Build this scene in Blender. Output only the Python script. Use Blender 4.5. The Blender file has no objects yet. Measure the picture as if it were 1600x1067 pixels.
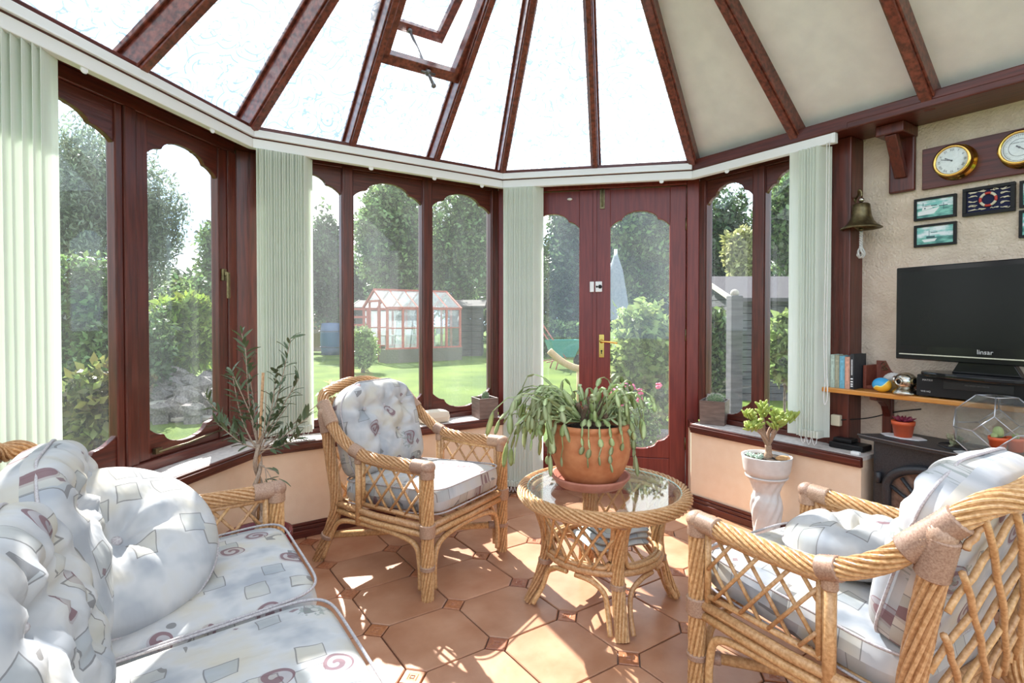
import bpy, bmesh, math, random
import numpy as np
from mathutils import Vector, Matrix
from math import sin, cos, pi, tan, atan2, sqrt, radians as RAD

scene = bpy.context.scene
C = scene.collection
random.seed(7)

# ------------------------------------------------------------------ camera
F = 855.0            # focal length in pixels of the 1600 x 1067 frame
HC = 1.17            # camera height
PITCH = RAD(0.9)
PY0 = 510.4          # principal row (small vertical lens shift)
cam_d = bpy.data.cameras.new('camera')
cam = bpy.data.objects.new('camera', cam_d); C.objects.link(cam)
cam_d.sensor_width = 36.0
cam_d.lens = F / 1600 * 36.0
cam_d.shift_y = -(533.5 - PY0) / 1600
cam_d.clip_start = 0.02; cam_d.clip_end = 500
cam.location = (0, 0, HC)
cam.rotation_euler = (pi/2 - PITCH, 0, 0)
scene.camera = cam

# ------------------------------------------------------------------ world, sun, exposure
SKY = 1.75
SUN = 12.0
world = bpy.data.worlds.new('world'); scene.world = world
world.use_nodes = True
wt = world.node_tree; wt.nodes.clear()
wo = wt.nodes.new('ShaderNodeOutputWorld'); bg = wt.nodes.new('ShaderNodeBackground')
tc = wt.nodes.new('ShaderNodeTexCoord')
mp = wt.nodes.new('ShaderNodeMapping'); mp.inputs['Scale'].default_value = (1, 1, 2.6)
nz = wt.nodes.new('ShaderNodeTexNoise'); nz.inputs['Scale'].default_value = 2.2; nz.inputs['Detail'].default_value = 6
cr = wt.nodes.new('ShaderNodeValToRGB')
cr.color_ramp.elements[0].position = 0.42; cr.color_ramp.elements[0].color = (0.50, 0.72, 1.0, 1)
cr.color_ramp.elements[1].position = 0.56; cr.color_ramp.elements[1].color = (1.0, 1.0, 1.0, 1)
wt.links.new(tc.outputs['Generated'], mp.inputs['Vector']); wt.links.new(mp.outputs[0], nz.inputs['Vector'])
wt.links.new(nz.outputs['Fac'], cr.inputs['Fac']); wt.links.new(cr.outputs['Color'], bg.inputs['Color'])
bg.inputs['Strength'].default_value = SKY
wt.links.new(bg.outputs[0], wo.inputs[0])
sun_d = bpy.data.lights.new('sun', 'SUN'); sun = bpy.data.objects.new('sun', sun_d); C.objects.link(sun)
sun_d.energy = SUN; sun_d.angle = RAD(0.6); sun_d.color = (1.0, 0.97, 0.93)
sun.location = (-6, 12, 12)
sun.rotation_euler = Vector((0.5, -1.0, -1.0)).to_track_quat('-Z', 'Y').to_euler()
scene.view_settings.view_transform = 'Standard'
scene.view_settings.look = 'None'
scene.view_settings.exposure = 0.54
scene.view_settings.gamma = 1.0
scene.view_settings.use_curve_mapping = False

# ------------------------------------------------------------------ pixel helpers
def ray(px, py):
    u = (PY0 - py) / F
    return Vector(((px - 800) / F, cos(PITCH) + u * sin(PITCH), -sin(PITCH) + u * cos(PITCH)))
def at(px, py, Y):
    d = ray(px, py); return Vector((0, 0, HC)) + d * (Y / d.y)
def on_z(px, py, z):
    d = ray(px, py); return Vector((0, 0, HC)) + d * ((z - HC) / d.z)

# ------------------------------------------------------------------ mesh builder
def frames(pts):
    n = len(pts); T = []
    for i in range(n):
        a = pts[max(i-1, 0)]; b = pts[min(i+1, n-1)]
        t = (b - a); t = t.normalized() if t.length > 1e-9 else Vector((0, 0, 1)); T.append(t)
    up = Vector((0, 0, 1)) if abs(T[0].z) < 0.9 else Vector((1, 0, 0))
    nx = T[0].cross(up).normalized(); out = []
    for t in T:
        nx = (nx - t * nx.dot(t))
        nx = nx.normalized() if nx.length > 1e-6 else t.orthogonal().normalized()
        out.append((t, nx, t.cross(nx)))
    return out
def spline(pts, per=8, closed=False):
    P = [Vector(p) for p in pts]; n = len(P); out = []
    rng = range(n if closed else n - 1)
    for i in rng:
        if closed: p0, p1, p2, p3 = P[(i-1) % n], P[i], P[(i+1) % n], P[(i+2) % n]
        else: p0, p1, p2, p3 = P[max(i-1, 0)], P[i], P[i+1], P[min(i+2, n-1)]
        for k in range(per):
            t = k / per
            out.append(0.5 * ((2*p1) + (p2-p0)*t + (2*p0-5*p1+4*p2-p3)*t*t + (3*p1-p0-3*p2+p3)*t**3))
    if not closed: out.append(P[-1].copy())
    return out
def resample(pts, step):
    P = [Vector(p) for p in pts]; L = [0.0]
    for a, b in zip(P, P[1:]): L.append(L[-1] + (b - a).length)
    n = max(2, int(L[-1] / step)); out = []; j = 0
    for i in range(n + 1):
        s = L[-1] * i / n
        while j < len(L) - 2 and L[j+1] < s: j += 1
        d = L[j+1] - L[j]
        out.append(P[j].lerp(P[j+1], (s - L[j]) / d if d > 1e-9 else 0))
    return out

class MB:
    def __init__(s): s.v = []; s.f = []; s.sm = []; s.uv = {}
    def add(s, vs, fs, smooth=False):
        o = len(s.v); s.v += [tuple(v) for v in vs]
        for f in fs: s.f.append(tuple(i + o for i in f)); s.sm.append(smooth)
        return s
    def bx(s, x0, x1, y0, y1, z0, z1, M=None):
        vs = [Vector(p) for p in ((x0,y0,z0),(x1,y0,z0),(x1,y1,z0),(x0,y1,z0),(x0,y0,z1),(x1,y0,z1),(x1,y1,z1),(x0,y1,z1))]
        if M: vs = [M @ v for v in vs]
        return s.add(vs, [(0,3,2,1),(4,5,6,7),(0,1,5,4),(1,2,6,5),(2,3,7,6),(3,0,4,7)])
    def beam(s, a, b, w, h, up=Vector((0, 0, 1))):
        a = Vector(a); b = Vector(b); t = (b - a).normalized(); x = t.cross(up).normalized(); y = x.cross(t)
        vs = []
        for p in (a, b):
            for i, j in ((-1,-1),(1,-1),(1,1),(-1,1)): vs.append(p + x * (i*w/2) + y * (j*h/2))
        return s.add(vs, [(0,1,2,3),(7,6,5,4),(0,4,5,1),(1,5,6,2),(2,6,7,3),(3,7,4,0)])
    def tube(s, pts, r, n=8, caps=True, smooth=True, closed=False):
        P = [Vector(p) for p in pts]; m = len(P); fr = frames(P)
        if closed:
            fr = []
            for i in range(m):
                t = (P[(i+1) % m] - P[i-1]).normalized(); z = Vector((0,0,1)) if abs(t.z) < .95 else Vector((1,0,0))
                nx = t.cross(z).normalized(); fr.append((t, nx, t.cross(nx)))
        rr = r if isinstance(r, (list, tuple)) else [r] * m
        vs = []; fs = []
        for i in range(m):
            _, a, b = fr[i]
            for k in range(n):
                th = 2*pi*k/n; vs.append(P[i] + (a*cos(th) + b*sin(th)) * rr[i])
        for i in range(m if closed else m - 1):
            j = (i + 1) % m
            for k in range(n): fs.append((i*n+k, i*n+(k+1) % n, j*n+(k+1) % n, j*n+k))
        if caps and not closed: fs.append(tuple(range(n-1, -1, -1))); fs.append(tuple((m-1)*n+k for k in range(n)))
        return s.add(vs, fs, smooth)
    def twisted(s, pts, r, strands=11, rate=14.0, step=0.014, closed=False):
        P = resample(pts, step); fr = frames(P); m = len(P); K = 4; n = strands*K
        rr = r if callable(r) else (lambda q: r)
        vs = []; fs = []; acc = 0.0
        for i in range(m):
            if i: acc += (P[i]-P[i-1]).length
            R_ = rr(i/(m-1)); rs = R_*pi/strands*1.15; _, a, b = fr[i]
            for k in range(n):
                ph = (k % K)/K; rad = (R_-rs) + rs*sqrt(max(0, 1-(2*ph-1)**2)) if ph > 0 else R_-rs*0.9
                th = 2*pi*k/n + rate*acc
                vs.append(P[i] + (a*cos(th) + b*sin(th))*rad)
        for i in range(m-1):
            for k in range(n): fs.append((i*n+k, i*n+(k+1) % n, (i+1)*n+(k+1) % n, (i+1)*n+k))
        fs.append(tuple(range(n-1, -1, -1))); fs.append(tuple((m-1)*n+k for k in range(n)))
        return s.add(vs, fs, False)
    def lathe(s, prof, n=24, c=(0, 0, 0), smooth=True, M=None):
        vs = []; fs = []; m = len(prof)
        for r, z in prof:
            for k in range(n):
                th = 2*pi*k/n; v = Vector((r*cos(th)+c[0], r*sin(th)+c[1], z+c[2])); vs.append(M @ v if M else v)
        for i in range(m-1):
            for k in range(n): fs.append((i*n+k, i*n+(k+1) % n, (i+1)*n+(k+1) % n, (i+1)*n+k))
        if prof[0][0] > 1e-5: fs.append(tuple(range(n-1, -1, -1)))
        if prof[-1][0] > 1e-5: fs.append(tuple((m-1)*n+k for k in range(n)))
        return s.add(vs, fs, smooth)
    def prism(s, poly, off, smooth=False):
        n = len(poly); a = [Vector(p) for p in poly]; o = Vector(off); b = [p + o for p in a]
        fs = [tuple(range(n-1, -1, -1)), tuple(range(n, 2*n))] + [(i, (i+1) % n, n+(i+1) % n, n+i) for i in range(n)]
        return s.add(a + b, fs, smooth)
    def ball(s, c, r, n=14, m=8, M=None):
        rx, ry, rz = r if isinstance(r, (tuple, list)) else (r, r, r)
        vs = []; fs = []; c = Vector(c)
        for i in range(m+1):
            ph = pi*i/m
            for k in range(n):
                th = 2*pi*k/n; v = Vector((rx*sin(ph)*cos(th), ry*sin(ph)*sin(th), rz*cos(ph)))
                vs.append(c + (M @ v if M else v))
        for i in range(m):
            for k in range(n): fs.append((i*n+k, (i+1)*n+k, (i+1)*n+(k+1) % n, i*n+(k+1) % n))
        return s.add(vs, fs, True)
    def xf(s, M): s.v = [tuple(M @ Vector(v)) for v in s.v]; return s
    def mesh(s, name, m):
        me = bpy.data.meshes.new(name); me.from_pydata(s.v, [], s.f)
        me.polygons.foreach_set('use_smooth', s.sm)
        if s.uv:
            ul = me.uv_layers.new(name='UVMap'); idx = np.empty(len(me.loops), dtype=np.int32); me.loops.foreach_get('vertex_index', idx)
            arr = np.zeros((len(s.v), 2), dtype=np.float32)
            for k, q in s.uv.items(): arr[k] = q
            ul.data.foreach_set('uv', arr[idx].ravel())
        if m: me.materials.append(m)
        me.update(); return me
    def build(s, name, m, parent=None, bev=0.0, M=None):
        o = bpy.data.objects.new(name, s.mesh(name, m)); C.objects.link(o)
        if M is not None: o.matrix_world = M
        if parent is not None: o.parent = parent
        if bev:
            b = o.modifiers.new('bevel', 'BEVEL'); b.width = bev; b.segments = 2; b.limit_method = 'ANGLE'; b.angle_limit = RAD(40)
        return o

def tag(o, label=None, cat=None, group=None, kind=None):
    if label: o['label'] = label
    if cat: o['category'] = cat
    if group: o['group'] = group
    if kind: o['kind'] = kind
    return o
def empty(name, loc=(0, 0, 0), rz=0.0, label=None, cat=None, group=None, kind=None):
    o = bpy.data.objects.new(name, None); C.objects.link(o); o.empty_display_size = 0.1
    o.location = loc; o.rotation_euler = (0, 0, rz)
    return tag(o, label, cat, group, kind)
def inst(name, me, parent, M):
    o = bpy.data.objects.new(name, me); C.objects.link(o); o.parent = parent; o.matrix_local = M; return o
def copy_tree(o, parent=None):
    c = o.copy(); C.objects.link(c)
    if parent is not None: c.parent = parent; c.matrix_local = o.matrix_local.copy()
    for ch in list(o.children): copy_tree(ch, c)
    return c
def text(name, body, size, m, parent, M, extrude=0.0004, align='CENTER'):
    cu = bpy.data.curves.new(name, 'FONT'); cu.body = body; cu.size = size; cu.align_x = align; cu.align_y = 'CENTER'
    cu.extrude = extrude; cu.resolution_u = 2
    t = bpy.data.objects.new(name, cu); C.objects.link(t)
    dg = bpy.context.evaluated_depsgraph_get(); me = bpy.data.meshes.new_from_object(t.evaluated_get(dg))
    bpy.data.objects.remove(t); bpy.data.curves.remove(cu)
    me.materials.clear(); me.materials.append(m)
    o = bpy.data.objects.new(name, me); C.objects.link(o); o.parent = parent; o.matrix_local = M; return o

# ------------------------------------------------------------------ materials
def N(nt, typ, ins=None, **props):
    n = nt.nodes.new('ShaderNode' + typ)
    for k, v in props.items(): setattr(n, k, v)
    for k, v in (ins or {}).items():
        s = n.inputs[k]
        if isinstance(v, bpy.types.NodeSocket): nt.links.new(v, s)
        else: s.default_value = v
    return n
def MA(nt, op, a, b=0.0, c=0.0):
    return N(nt, 'Math', {0: a, 1: b, 2: c}, operation=op).outputs[0]
def MIX(nt, f, a, b, mode='MIX'):
    n = N(nt, 'Mix', {0: f}, data_type='RGBA', blend_type=mode)
    for k, v in ((6, a), (7, b)):
        if isinstance(v, bpy.types.NodeSocket): nt.links.new(v, n.inputs[k])
        else: n.inputs[k].default_value = (*v[:3], 1)
    return n.outputs[2]
def RAMP(nt, f, stops):
    n = N(nt, 'ValToRGB', {0: f}); e = n.color_ramp.elements
    e[0].position, e[0].color = stops[0][0], (*stops[0][1], 1)
    e[1].position, e[1].color = stops[1][0], (*stops[1][1], 1)
    for p, c in stops[2:]:
        q = e.new(p); q.color = (*c, 1)
    return n.outputs[0]
def newmat(name):
    m = bpy.data.materials.new(name); m.use_nodes = True; nt = m.node_tree; nt.nodes.clear()
    out = nt.nodes.new('ShaderNodeOutputMaterial'); return m, nt, out
def coords(nt, kind='Object', scale=(1, 1, 1)):
    t = N(nt, 'TexCoord'); return N(nt, 'Mapping', {'Vector': t.outputs[kind], 'Scale': scale}).outputs[0]
def mat(name, c1, c2=None, rough=0.5, scale=(8, 8, 8), noise=4.0, detail=4, metal=0.0, bump=0.0, bscale=60.0,
        coat=0.0, rnd=0.0, spec=0.5, trans=None, pos=(0.35, 0.65), kind='Object', isl=0.0):
    m, nt, out = newmat(name)
    p = N(nt, 'BsdfPrincipled', {'Roughness': rough, 'Metallic': metal, 'Specular IOR Level': spec})
    v = coords(nt, kind, scale); col = None
    if c2:
        nzz = N(nt, 'TexNoise', {'Vector': v, 'Scale': noise, 'Detail': detail})
        col = RAMP(nt, nzz.outputs['Fac'], [(pos[0], c1), (pos[1], c2)])
    if rnd or isl:
        src = N(nt, 'ObjectInfo').outputs['Random'] if rnd else N(nt, 'NewGeometry').outputs['Random Per Island']
        amt = rnd or isl
        h = N(nt, 'HueSaturation', {'Color': col if col else (*c1, 1), 'Value': MA(nt, 'MULTIPLY_ADD', src, 2*amt, 1-amt),
              'Hue': MA(nt, 'MULTIPLY_ADD', src, amt*0.08, 0.5-amt*0.04)})
        col = h.outputs[0]
    if col: nt.links.new(col, p.inputs['Base Color'])
    else: p.inputs['Base Color'].default_value = (*c1, 1)
    if coat: p.inputs['Coat Weight'].default_value = coat; p.inputs['Coat Roughness'].default_value = 0.12
    if bump:
        nb = N(nt, 'TexNoise', {'Vector': v, 'Scale': bscale, 'Detail': 5})
        b = N(nt, 'Bump', {'Height': nb.outputs['Fac'], 'Strength': bump, 'Distance': 0.01}); nt.links.new(b.outputs[0], p.inputs['Normal'])
    s = p.outputs[0]
    if trans:
        tr = N(nt, 'BsdfTranslucent')
        if col: nt.links.new(col, tr.inputs[0])
        else: tr.inputs[0].default_value = (*c1, 1)
        s = N(nt, 'MixShader', {0: trans, 1: s, 2: tr.outputs[0]}).outputs[0]
    nt.links.new(s, out.inputs[0]); return m

W1 = (0.055, 0.010, 0.006); W2 = (0.115, 0.021, 0.012)
m_woodv = mat('mahogany_upright', W1, W2, rough=0.34, scale=(34, 34, 2.2), noise=2.2, detail=6, bump=0.10, bscale=3.0, coat=0.08)
m_woodh = mat('mahogany_lengthwise', W1, W2, rough=0.34, scale=(2.2, 34, 34), noise=2.2, detail=6, bump=0.10, bscale=3.0, coat=0.08)
m_door = mat('mahogany_door', (0.135, 0.014, 0.010), (0.20, 0.026, 0.017), rough=0.36, scale=(34, 34, 2.2), noise=2.2, detail=6, bump=0.10, bscale=3.0, coat=0.08)
m_plaster = mat('rough_cream_plaster', (0.62, 0.50, 0.39), (0.72, 0.60, 0.48), rough=0.9, noise=1.5, bump=0.9, bscale=11.0)
m_dwarf = mat('peach_cream_paint', (0.80, 0.60, 0.43), (0.83, 0.64, 0.47), rough=0.75, noise=2.0, bump=0.08, bscale=20)
m_ceil = mat('off_white_ceiling_panel', (0.73, 0.715, 0.73), (0.79, 0.775, 0.785), rough=0.95, noise=1.3, detail=5, bump=0.15, bscale=40)
m_sill = mat('pale_sill_paint', (0.52, 0.47, 0.44), (0.68, 0.62, 0.58), rough=0.6, noise=5, bump=0.1, bscale=30)
m_white = mat('white_plastic', (0.80, 0.80, 0.80), rough=0.35)
m_blind = mat('pale_green_blind_fabric', (0.86, 0.89, 0.83), (0.92, 0.94, 0.90), rough=0.9, scale=(300, 300, 5), noise=2.0, trans=0.6)
m_cord = mat('white_cord', (0.75, 0.73, 0.70), rough=0.6)
m_rattan = mat('honey_rattan', (0.43, 0.22, 0.085), (0.62, 0.37, 0.18), rough=0.38, noise=14, detail=3, bump=0.05, bscale=50, rnd=0.10)
m_bind = mat('rattan_binding', (0.30, 0.17, 0.11), (0.44, 0.28, 0.19), rough=0.5, noise=30, rnd=0.10)
m_terra = mat('terracotta', (0.46, 0.15, 0.055), (0.56, 0.22, 0.09), rough=0.75, noise=3.0, bump=0.05, bscale=60)
m_saucer = mat('terracotta_saucer', (0.38, 0.135, 0.085), (0.45, 0.18, 0.12), rough=0.7, noise=3.0)
m_soil = mat('dark_soil', (0.03, 0.018, 0.012), (0.09, 0.055, 0.035), rough=1.0, noise=40, bump=0.8, bscale=60)
m_black = mat('black_gloss_plastic', (0.008, 0.008, 0.009), rough=0.14, spec=0.3)
m_blackm = mat('black_matt_plastic', (0.012, 0.012, 0.013), rough=0.45, spec=0.25)
m_screen = mat('dark_screen', (0.005, 0.006, 0.006), rough=0.22, spec=0.25)
m_silver = mat('silver_trim', (0.70, 0.68, 0.62), rough=0.25, metal=0.9)
m_iron = mat('black_cast_iron', (0.018, 0.019, 0.022), (0.035, 0.035, 0.04), rough=0.42, noise=20, bump=0.1, bscale=120)
m_brass = mat('polished_brass', (0.72, 0.47, 0.13), rough=0.2, metal=1.0)
m_brassold = mat('aged_brass', (0.12, 0.095, 0.05), (0.20, 0.16, 0.08), rough=0.36, metal=0.85, noise=6)
m_steel = mat('nickel_metal', (0.55, 0.52, 0.47), (0.42, 0.37, 0.30), rough=0.22, metal=1.0, noise=7)
m_pine = mat('varnished_pine', (0.50, 0.20, 0.035), (0.62, 0.28, 0.06), rough=0.3, scale=(2, 30, 30), noise=2.0, coat=0.3)
m_planter = mat('brown_planter', (0.115, 0.075, 0.06), (0.20, 0.135, 0.11), rough=0.5, scale=(6, 6, 30), noise=2.0)
m_ceramic = mat('white_ceramic', (0.60, 0.56, 0.53), (0.66, 0.63, 0.60), rough=0.5, noise=3)
m_redpot = mat('orange_plastic_pot', (0.62, 0.10, 0.03), rough=0.45)
m_grout = mat('grey_grout', (0.18, 0.13, 0.11), (0.25, 0.18, 0.15), rough=0.95, noise=20)

def tile_mat():
    m, nt, out = newmat('terracotta_floor_tile')
    v = coords(nt, 'Object', (1, 1, 1)); oi = N(nt, 'ObjectInfo')
    vv = N(nt, 'VectorMath', {0: v, 1: oi.outputs['Location']}, operation='ADD').outputs[0]
    nz = N(nt, 'TexNoise', {'Vector': vv, 'Scale': 6.0, 'Detail': 5}).outputs['Fac']
    col = RAMP(nt, nz, [(0.3, (0.36, 0.16, 0.085)), (0.72, (0.50, 0.27, 0.165))])
    h = N(nt, 'HueSaturation', {'Color': col, 'Value': MA(nt, 'MULTIPLY_ADD', oi.outputs['Random'], 0.22, 0.9)}).outputs[0]
    p = N(nt, 'BsdfPrincipled', {'Base Color': h, 'Roughness': 0.33, 'Specular IOR Level': 0.45})
    nb = N(nt, 'TexNoise', {'Vector': vv, 'Scale': 25.0, 'Detail': 3}).outputs['Fac']
    b = N(nt, 'Bump', {'Height': nb, 'Strength': 0.12, 'Distance': 0.01}); nt.links.new(b.outputs[0], p.inputs['Normal'])
    nt.links.new(p.outputs[0], out.inputs[0]); return m
m_tile = tile_mat()
m_insert = mat('terracotta_insert_tile', (0.30, 0.10, 0.045), (0.42, 0.17, 0.08), rough=0.35, noise=9, rnd=0.12)

def glass_mat(name, tint=(0.97, 0.985, 0.98), refl=1.0, haze=0.0, hazecol=(0.9, 0.95, 0.97)):
    m, nt, out = newmat(name)
    tr = N(nt, 'BsdfTransparent', {0: (*tint, 1)}); gl = N(nt, 'BsdfGlossy', {'Roughness': 0.02, 0: (1, 1, 1, 1)})
    fc = N(nt, 'LayerWeight', {0: 0.5}).outputs['Facing']; fr = MA(nt, 'MULTIPLY_ADD', MA(nt, 'POWER', fc, 5.0), 0.90, 0.035)
    s = tr.outputs[0]
    if haze:
        df = N(nt, 'BsdfTranslucent', {0: (*hazecol, 1)})
        nz = N(nt, 'TexNoise', {'Vector': coords(nt, 'Object', (3, 3, 0.7)), 'Scale': 2.0, 'Detail': 4}).outputs['Fac']
        s = N(nt, 'MixShader', {0: MA(nt, 'MULTIPLY', nz, haze*2), 1: s, 2: df.outputs[0]}).outputs[0]
    s = N(nt, 'MixShader', {0: MA(nt, 'MULTIPLY', fr, refl), 1: s, 2: gl.outputs[0]}).outputs[0]
    nt.links.new(s, out.inputs[0]); return m
m_glass = glass_mat('window_glass', refl=0.6, haze=0.017)
m_tabglass = glass_mat('table_glass', tint=(0.93, 0.97, 0.96), refl=1.0)
m_terglass = glass_mat('terrarium_glass', tint=(0.95, 0.97, 0.97), refl=1.0, haze=0.06)

def roofglass():
    m, nt, out = newmat('scroll_patterned_glass')
    v = coords(nt, 'Object', (1, 1, 1))
    d = N(nt, 'TexNoise', {'Vector': v, 'Scale': 5.0, 'Detail': 1}).outputs['Color']
    vv = N(nt, 'MixRGB', {0: 0.12, 1: v, 2: d}).outputs[0]
    vo = N(nt, 'TexVoronoi', {'Vector': vv, 'Scale': 7.5})
    rings = MA(nt, 'SINE', MA(nt, 'MULTIPLY', vo.outputs['Distance'], 34.0))
    ln = MA(nt, 'GREATER_THAN', rings, 0.80)
    vb = N(nt, 'TexNoise', {'Vector': v, 'Scale': 9.0, 'Detail': 2}).outputs['Fac']
    ln2 = MA(nt, 'LESS_THAN', MA(nt, 'ABSOLUTE', MA(nt, 'SUBTRACT', vb, 0.5)), 0.012)
    k = MA(nt, 'MAXIMUM', ln, ln2)
    tint = MIX(nt, k, (0.97, 0.98, 0.99), (0.46, 0.54, 0.62))
    tr = N(nt, 'BsdfTransparent', {0: tint}); tl = N(nt, 'BsdfTranslucent', {0: (0.9, 0.93, 0.95, 1)})
    s = N(nt, 'MixShader', {0: 0.07, 1: tr.outputs[0], 2: tl.outputs[0]}).outputs[0]
    b = N(nt, 'Bump', {'Height': rings, 'Strength': 0.3, 'Distance': 0.003})
    gl = N(nt, 'BsdfGlossy', {'Roughness': 0.12, 'Normal': b.outputs[0]})
    s = N(nt, 'MixShader', {0: 0.05, 1: s, 2: gl.outputs[0]}).outputs[0]
    nt.links.new(s, out.inputs[0]); return m
m_roofglass = roofglass()

def fabric():
    m, nt, out = newmat('printed_cushion_fabric')
    t = N(nt, 'TexCoord').outputs['UV']; oi = N(nt, 'ObjectInfo').outputs['Random']
    off = N(nt, 'CombineXYZ', {0: MA(nt, 'MULTIPLY', oi, 7.3), 1: MA(nt, 'MULTIPLY', oi, 3.9), 2: 0.0}).outputs[0]
    uv = N(nt, 'VectorMath', {0: t, 1: off}, operation='ADD').outputs[0]
    wob = N(nt, 'TexNoise', {'Vector': uv, 'Scale': 9.0, 'Detail': 1}).outputs['Color']
    uvw = N(nt, 'MixRGB', {0: 0.035, 1: uv, 2: wob}).outputs[0]
    base = RAMP(nt, N(nt, 'TexNoise', {'Vector': uv, 'Scale': 7.0, 'Detail': 3}).outputs['Fac'],
                [(0.34, (0.33, 0.34, 0.36)), (0.5, (0.49, 0.48, 0.475)), (0.66, (0.50, 0.455, 0.38))])
    col = base
    # patchwork blocks with thin ink outlines
    vb = N(nt, 'TexVoronoi', {'Vector': uvw, 'Scale': 11.5, 'Randomness': 0.85}, distance='CHEBYCHEV')
    rc = N(nt, 'SeparateColor', {0: vb.outputs['Color']}).outputs
    blk = MA(nt, 'LESS_THAN', vb.outputs['Distance'], 0.33)
    inner = MA(nt, 'LESS_THAN', vb.outputs['Distance'], 0.300)
    sel = MA(nt, 'GREATER_THAN', rc[0], 0.28)
    col = MIX(nt, MA(nt, 'MULTIPLY', MA(nt, 'MULTIPLY', blk, sel), 0.45), col, MIX(nt, rc[1], (0.21, 0.25, 0.28), (0.48, 0.43, 0.33)))
    edge = MA(nt, 'MULTIPLY', MA(nt, 'SUBTRACT', blk, inner), sel)
    col = MIX(nt, MA(nt, 'MULTIPLY', edge, 0.75), col, (0.16, 0.15, 0.15))
    # spirals
    vs = N(nt, 'TexVoronoi', {'Vector': uvw, 'Scale': 8.5, 'Randomness': 0.8})
    dv = N(nt, 'VectorMath', {0: N(nt, 'VectorMath', {0: uvw, 3: 8.5}, operation='SCALE').outputs[0], 1: N(nt, 'VectorMath', {0: vs.outputs['Position'], 3: 8.5}, operation='SCALE').outputs[0]}, operation='SUBTRACT').outputs[0]
    sx = N(nt, 'SeparateXYZ', {0: dv}).outputs
    ang = MA(nt, 'ARCTAN2', sx[1], sx[0])
    sp = MA(nt, 'SINE', MA(nt, 'ADD', MA(nt, 'MULTIPLY', vs.outputs['Distance'], 42.0), ang))
    sc = N(nt, 'SeparateColor', {0: vs.outputs['Color']}).outputs
    mask = MA(nt, 'MULTIPLY', MA(nt, 'LESS_THAN', vs.outputs['Distance'], 0.30), MA(nt, 'GREATER_THAN', sc[0], 0.52))
    spm = MA(nt, 'MULTIPLY', mask, MA(nt, 'MULTIPLY_ADD', MA(nt, 'GREATER_THAN', sp, 0.1), 0.60, 0.30))
    col = MIX(nt, spm, col, (0.19, 0.105, 0.115))
    # diamonds
    vd = N(nt, 'TexVoronoi', {'Vector': uvw, 'Scale': 9.0, 'Randomness': 0.9}, distance='MANHATTAN')
    dc = N(nt, 'SeparateColor', {0: vd.outputs['Color']}).outputs
    dm = MA(nt, 'MULTIPLY', MA(nt, 'LESS_THAN', vd.outputs['Distance'], 0.15), MA(nt, 'GREATER_THAN', dc[1], 0.42))
    col = MIX(nt, MA(nt, 'MULTIPLY', dm, 0.85), col, MIX(nt, MA(nt, 'GREATER_THAN', dc[2], 0.5), (0.20, 0.13, 0.14), (0.27, 0.33, 0.35)))
    # leafy sprigs
    vg = N(nt, 'TexVoronoi', {'Vector': uv, 'Scale': 4.6}); gc = N(nt, 'SeparateColor', {0: vg.outputs['Color']}).outputs
    fine = N(nt, 'TexNoise', {'Vector': uv, 'Scale': 75.0, 'Detail': 2}).outputs['Fac']
    gm = MA(nt, 'MULTIPLY', MA(nt, 'MULTIPLY', MA(nt, 'LESS_THAN', vg.outputs['Distance'], 0.24), MA(nt, 'GREATER_THAN', gc[1], 0.5)), MA(nt, 'GREATER_THAN', fine, 0.53))
    col = MIX(nt, MA(nt, 'MULTIPLY', gm, 0.6), col, (0.20, 0.23, 0.20))
    p = N(nt, 'BsdfPrincipled', {'Base Color': col, 'Roughness': 0.85, 'Specular IOR Level': 0.2})
    fold = N(nt, 'TexNoise', {'Vector': N(nt, 'Mapping', {'Vector': uv, 'Scale': (9, 3.5, 1)}).outputs[0], 'Scale': 1.6, 'Detail': 3}).outputs['Fac']
    b = N(nt, 'Bump', {'Height': fold, 'Strength': 0.5, 'Distance': 0.02}); nt.links.new(b.outputs[0], p.inputs['Normal'])
    nt.links.new(p.outputs[0], out.inputs[0]); return m
m_fabric = fabric()
m_piping = mat('pale_piping', (0.52, 0.49, 0.48), (0.36, 0.31, 0.32), rough=0.8, noise=30)
def leafmat(name, c1, c2, trans=0.4, noise=2.0, isl=0.35, rough=0.45):
    return mat(name, c1, c2, rough=rough, noise=noise, trans=trans, isl=isl, scale=(1, 1, 1))
# ------------------------------------------------------------------ room plan
# inner corners of the bay; each wall frame: x along the wall (left to right seen from inside), y outward, z up
PB = Vector((-0.062, 3.647)); LEN_LD = 1.517; LEN_B = 1.204
def hd(deg): return Vector((sin(RAD(deg)), cos(RAD(deg))))
H_L, H_LD, H_B, H_R = 10.2, 55.7, 101.5, 146.5
PA = PB - hd(H_LD) * LEN_LD
PC = PB + hd(H_B) * LEN_B
class Wall:
    def __init__(s, o, heading, L, t0, t1):
        s.o = o; s.u = hd(heading); s.out = Vector((-s.u.y, s.u.x)); s.L = L; s.t0 = t0; s.t1 = t1
        s.ang = atan2(s.u.y, s.u.x)
        s.M = Matrix.Translation((o.x, o.y, 0)) @ Matrix.Rotation(s.ang, 4, 'Z')
    def w(s, x, y, z=0.0): return s.M @ Vector((x, y, z))
    def hit(s, px, py, y):
        d = ray(px, py); d2 = Vector((d.x, d.y)); k = (s.o.dot(s.out) + y) / d2.dot(s.out)
        p = d2 * k - s.o
        return p.dot(s.u), HC + d.z * k
    def root(s, name, x=0, y=0, z=0, **kw):
        return empty(name, s.w(x, y, z), s.ang, **kw)
ta = tan(RAD((H_LD - H_L)/2)); tb = tan(RAD((H_B - H_LD)/2)); tcn = tan(RAD((H_R - H_B)/2))
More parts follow.
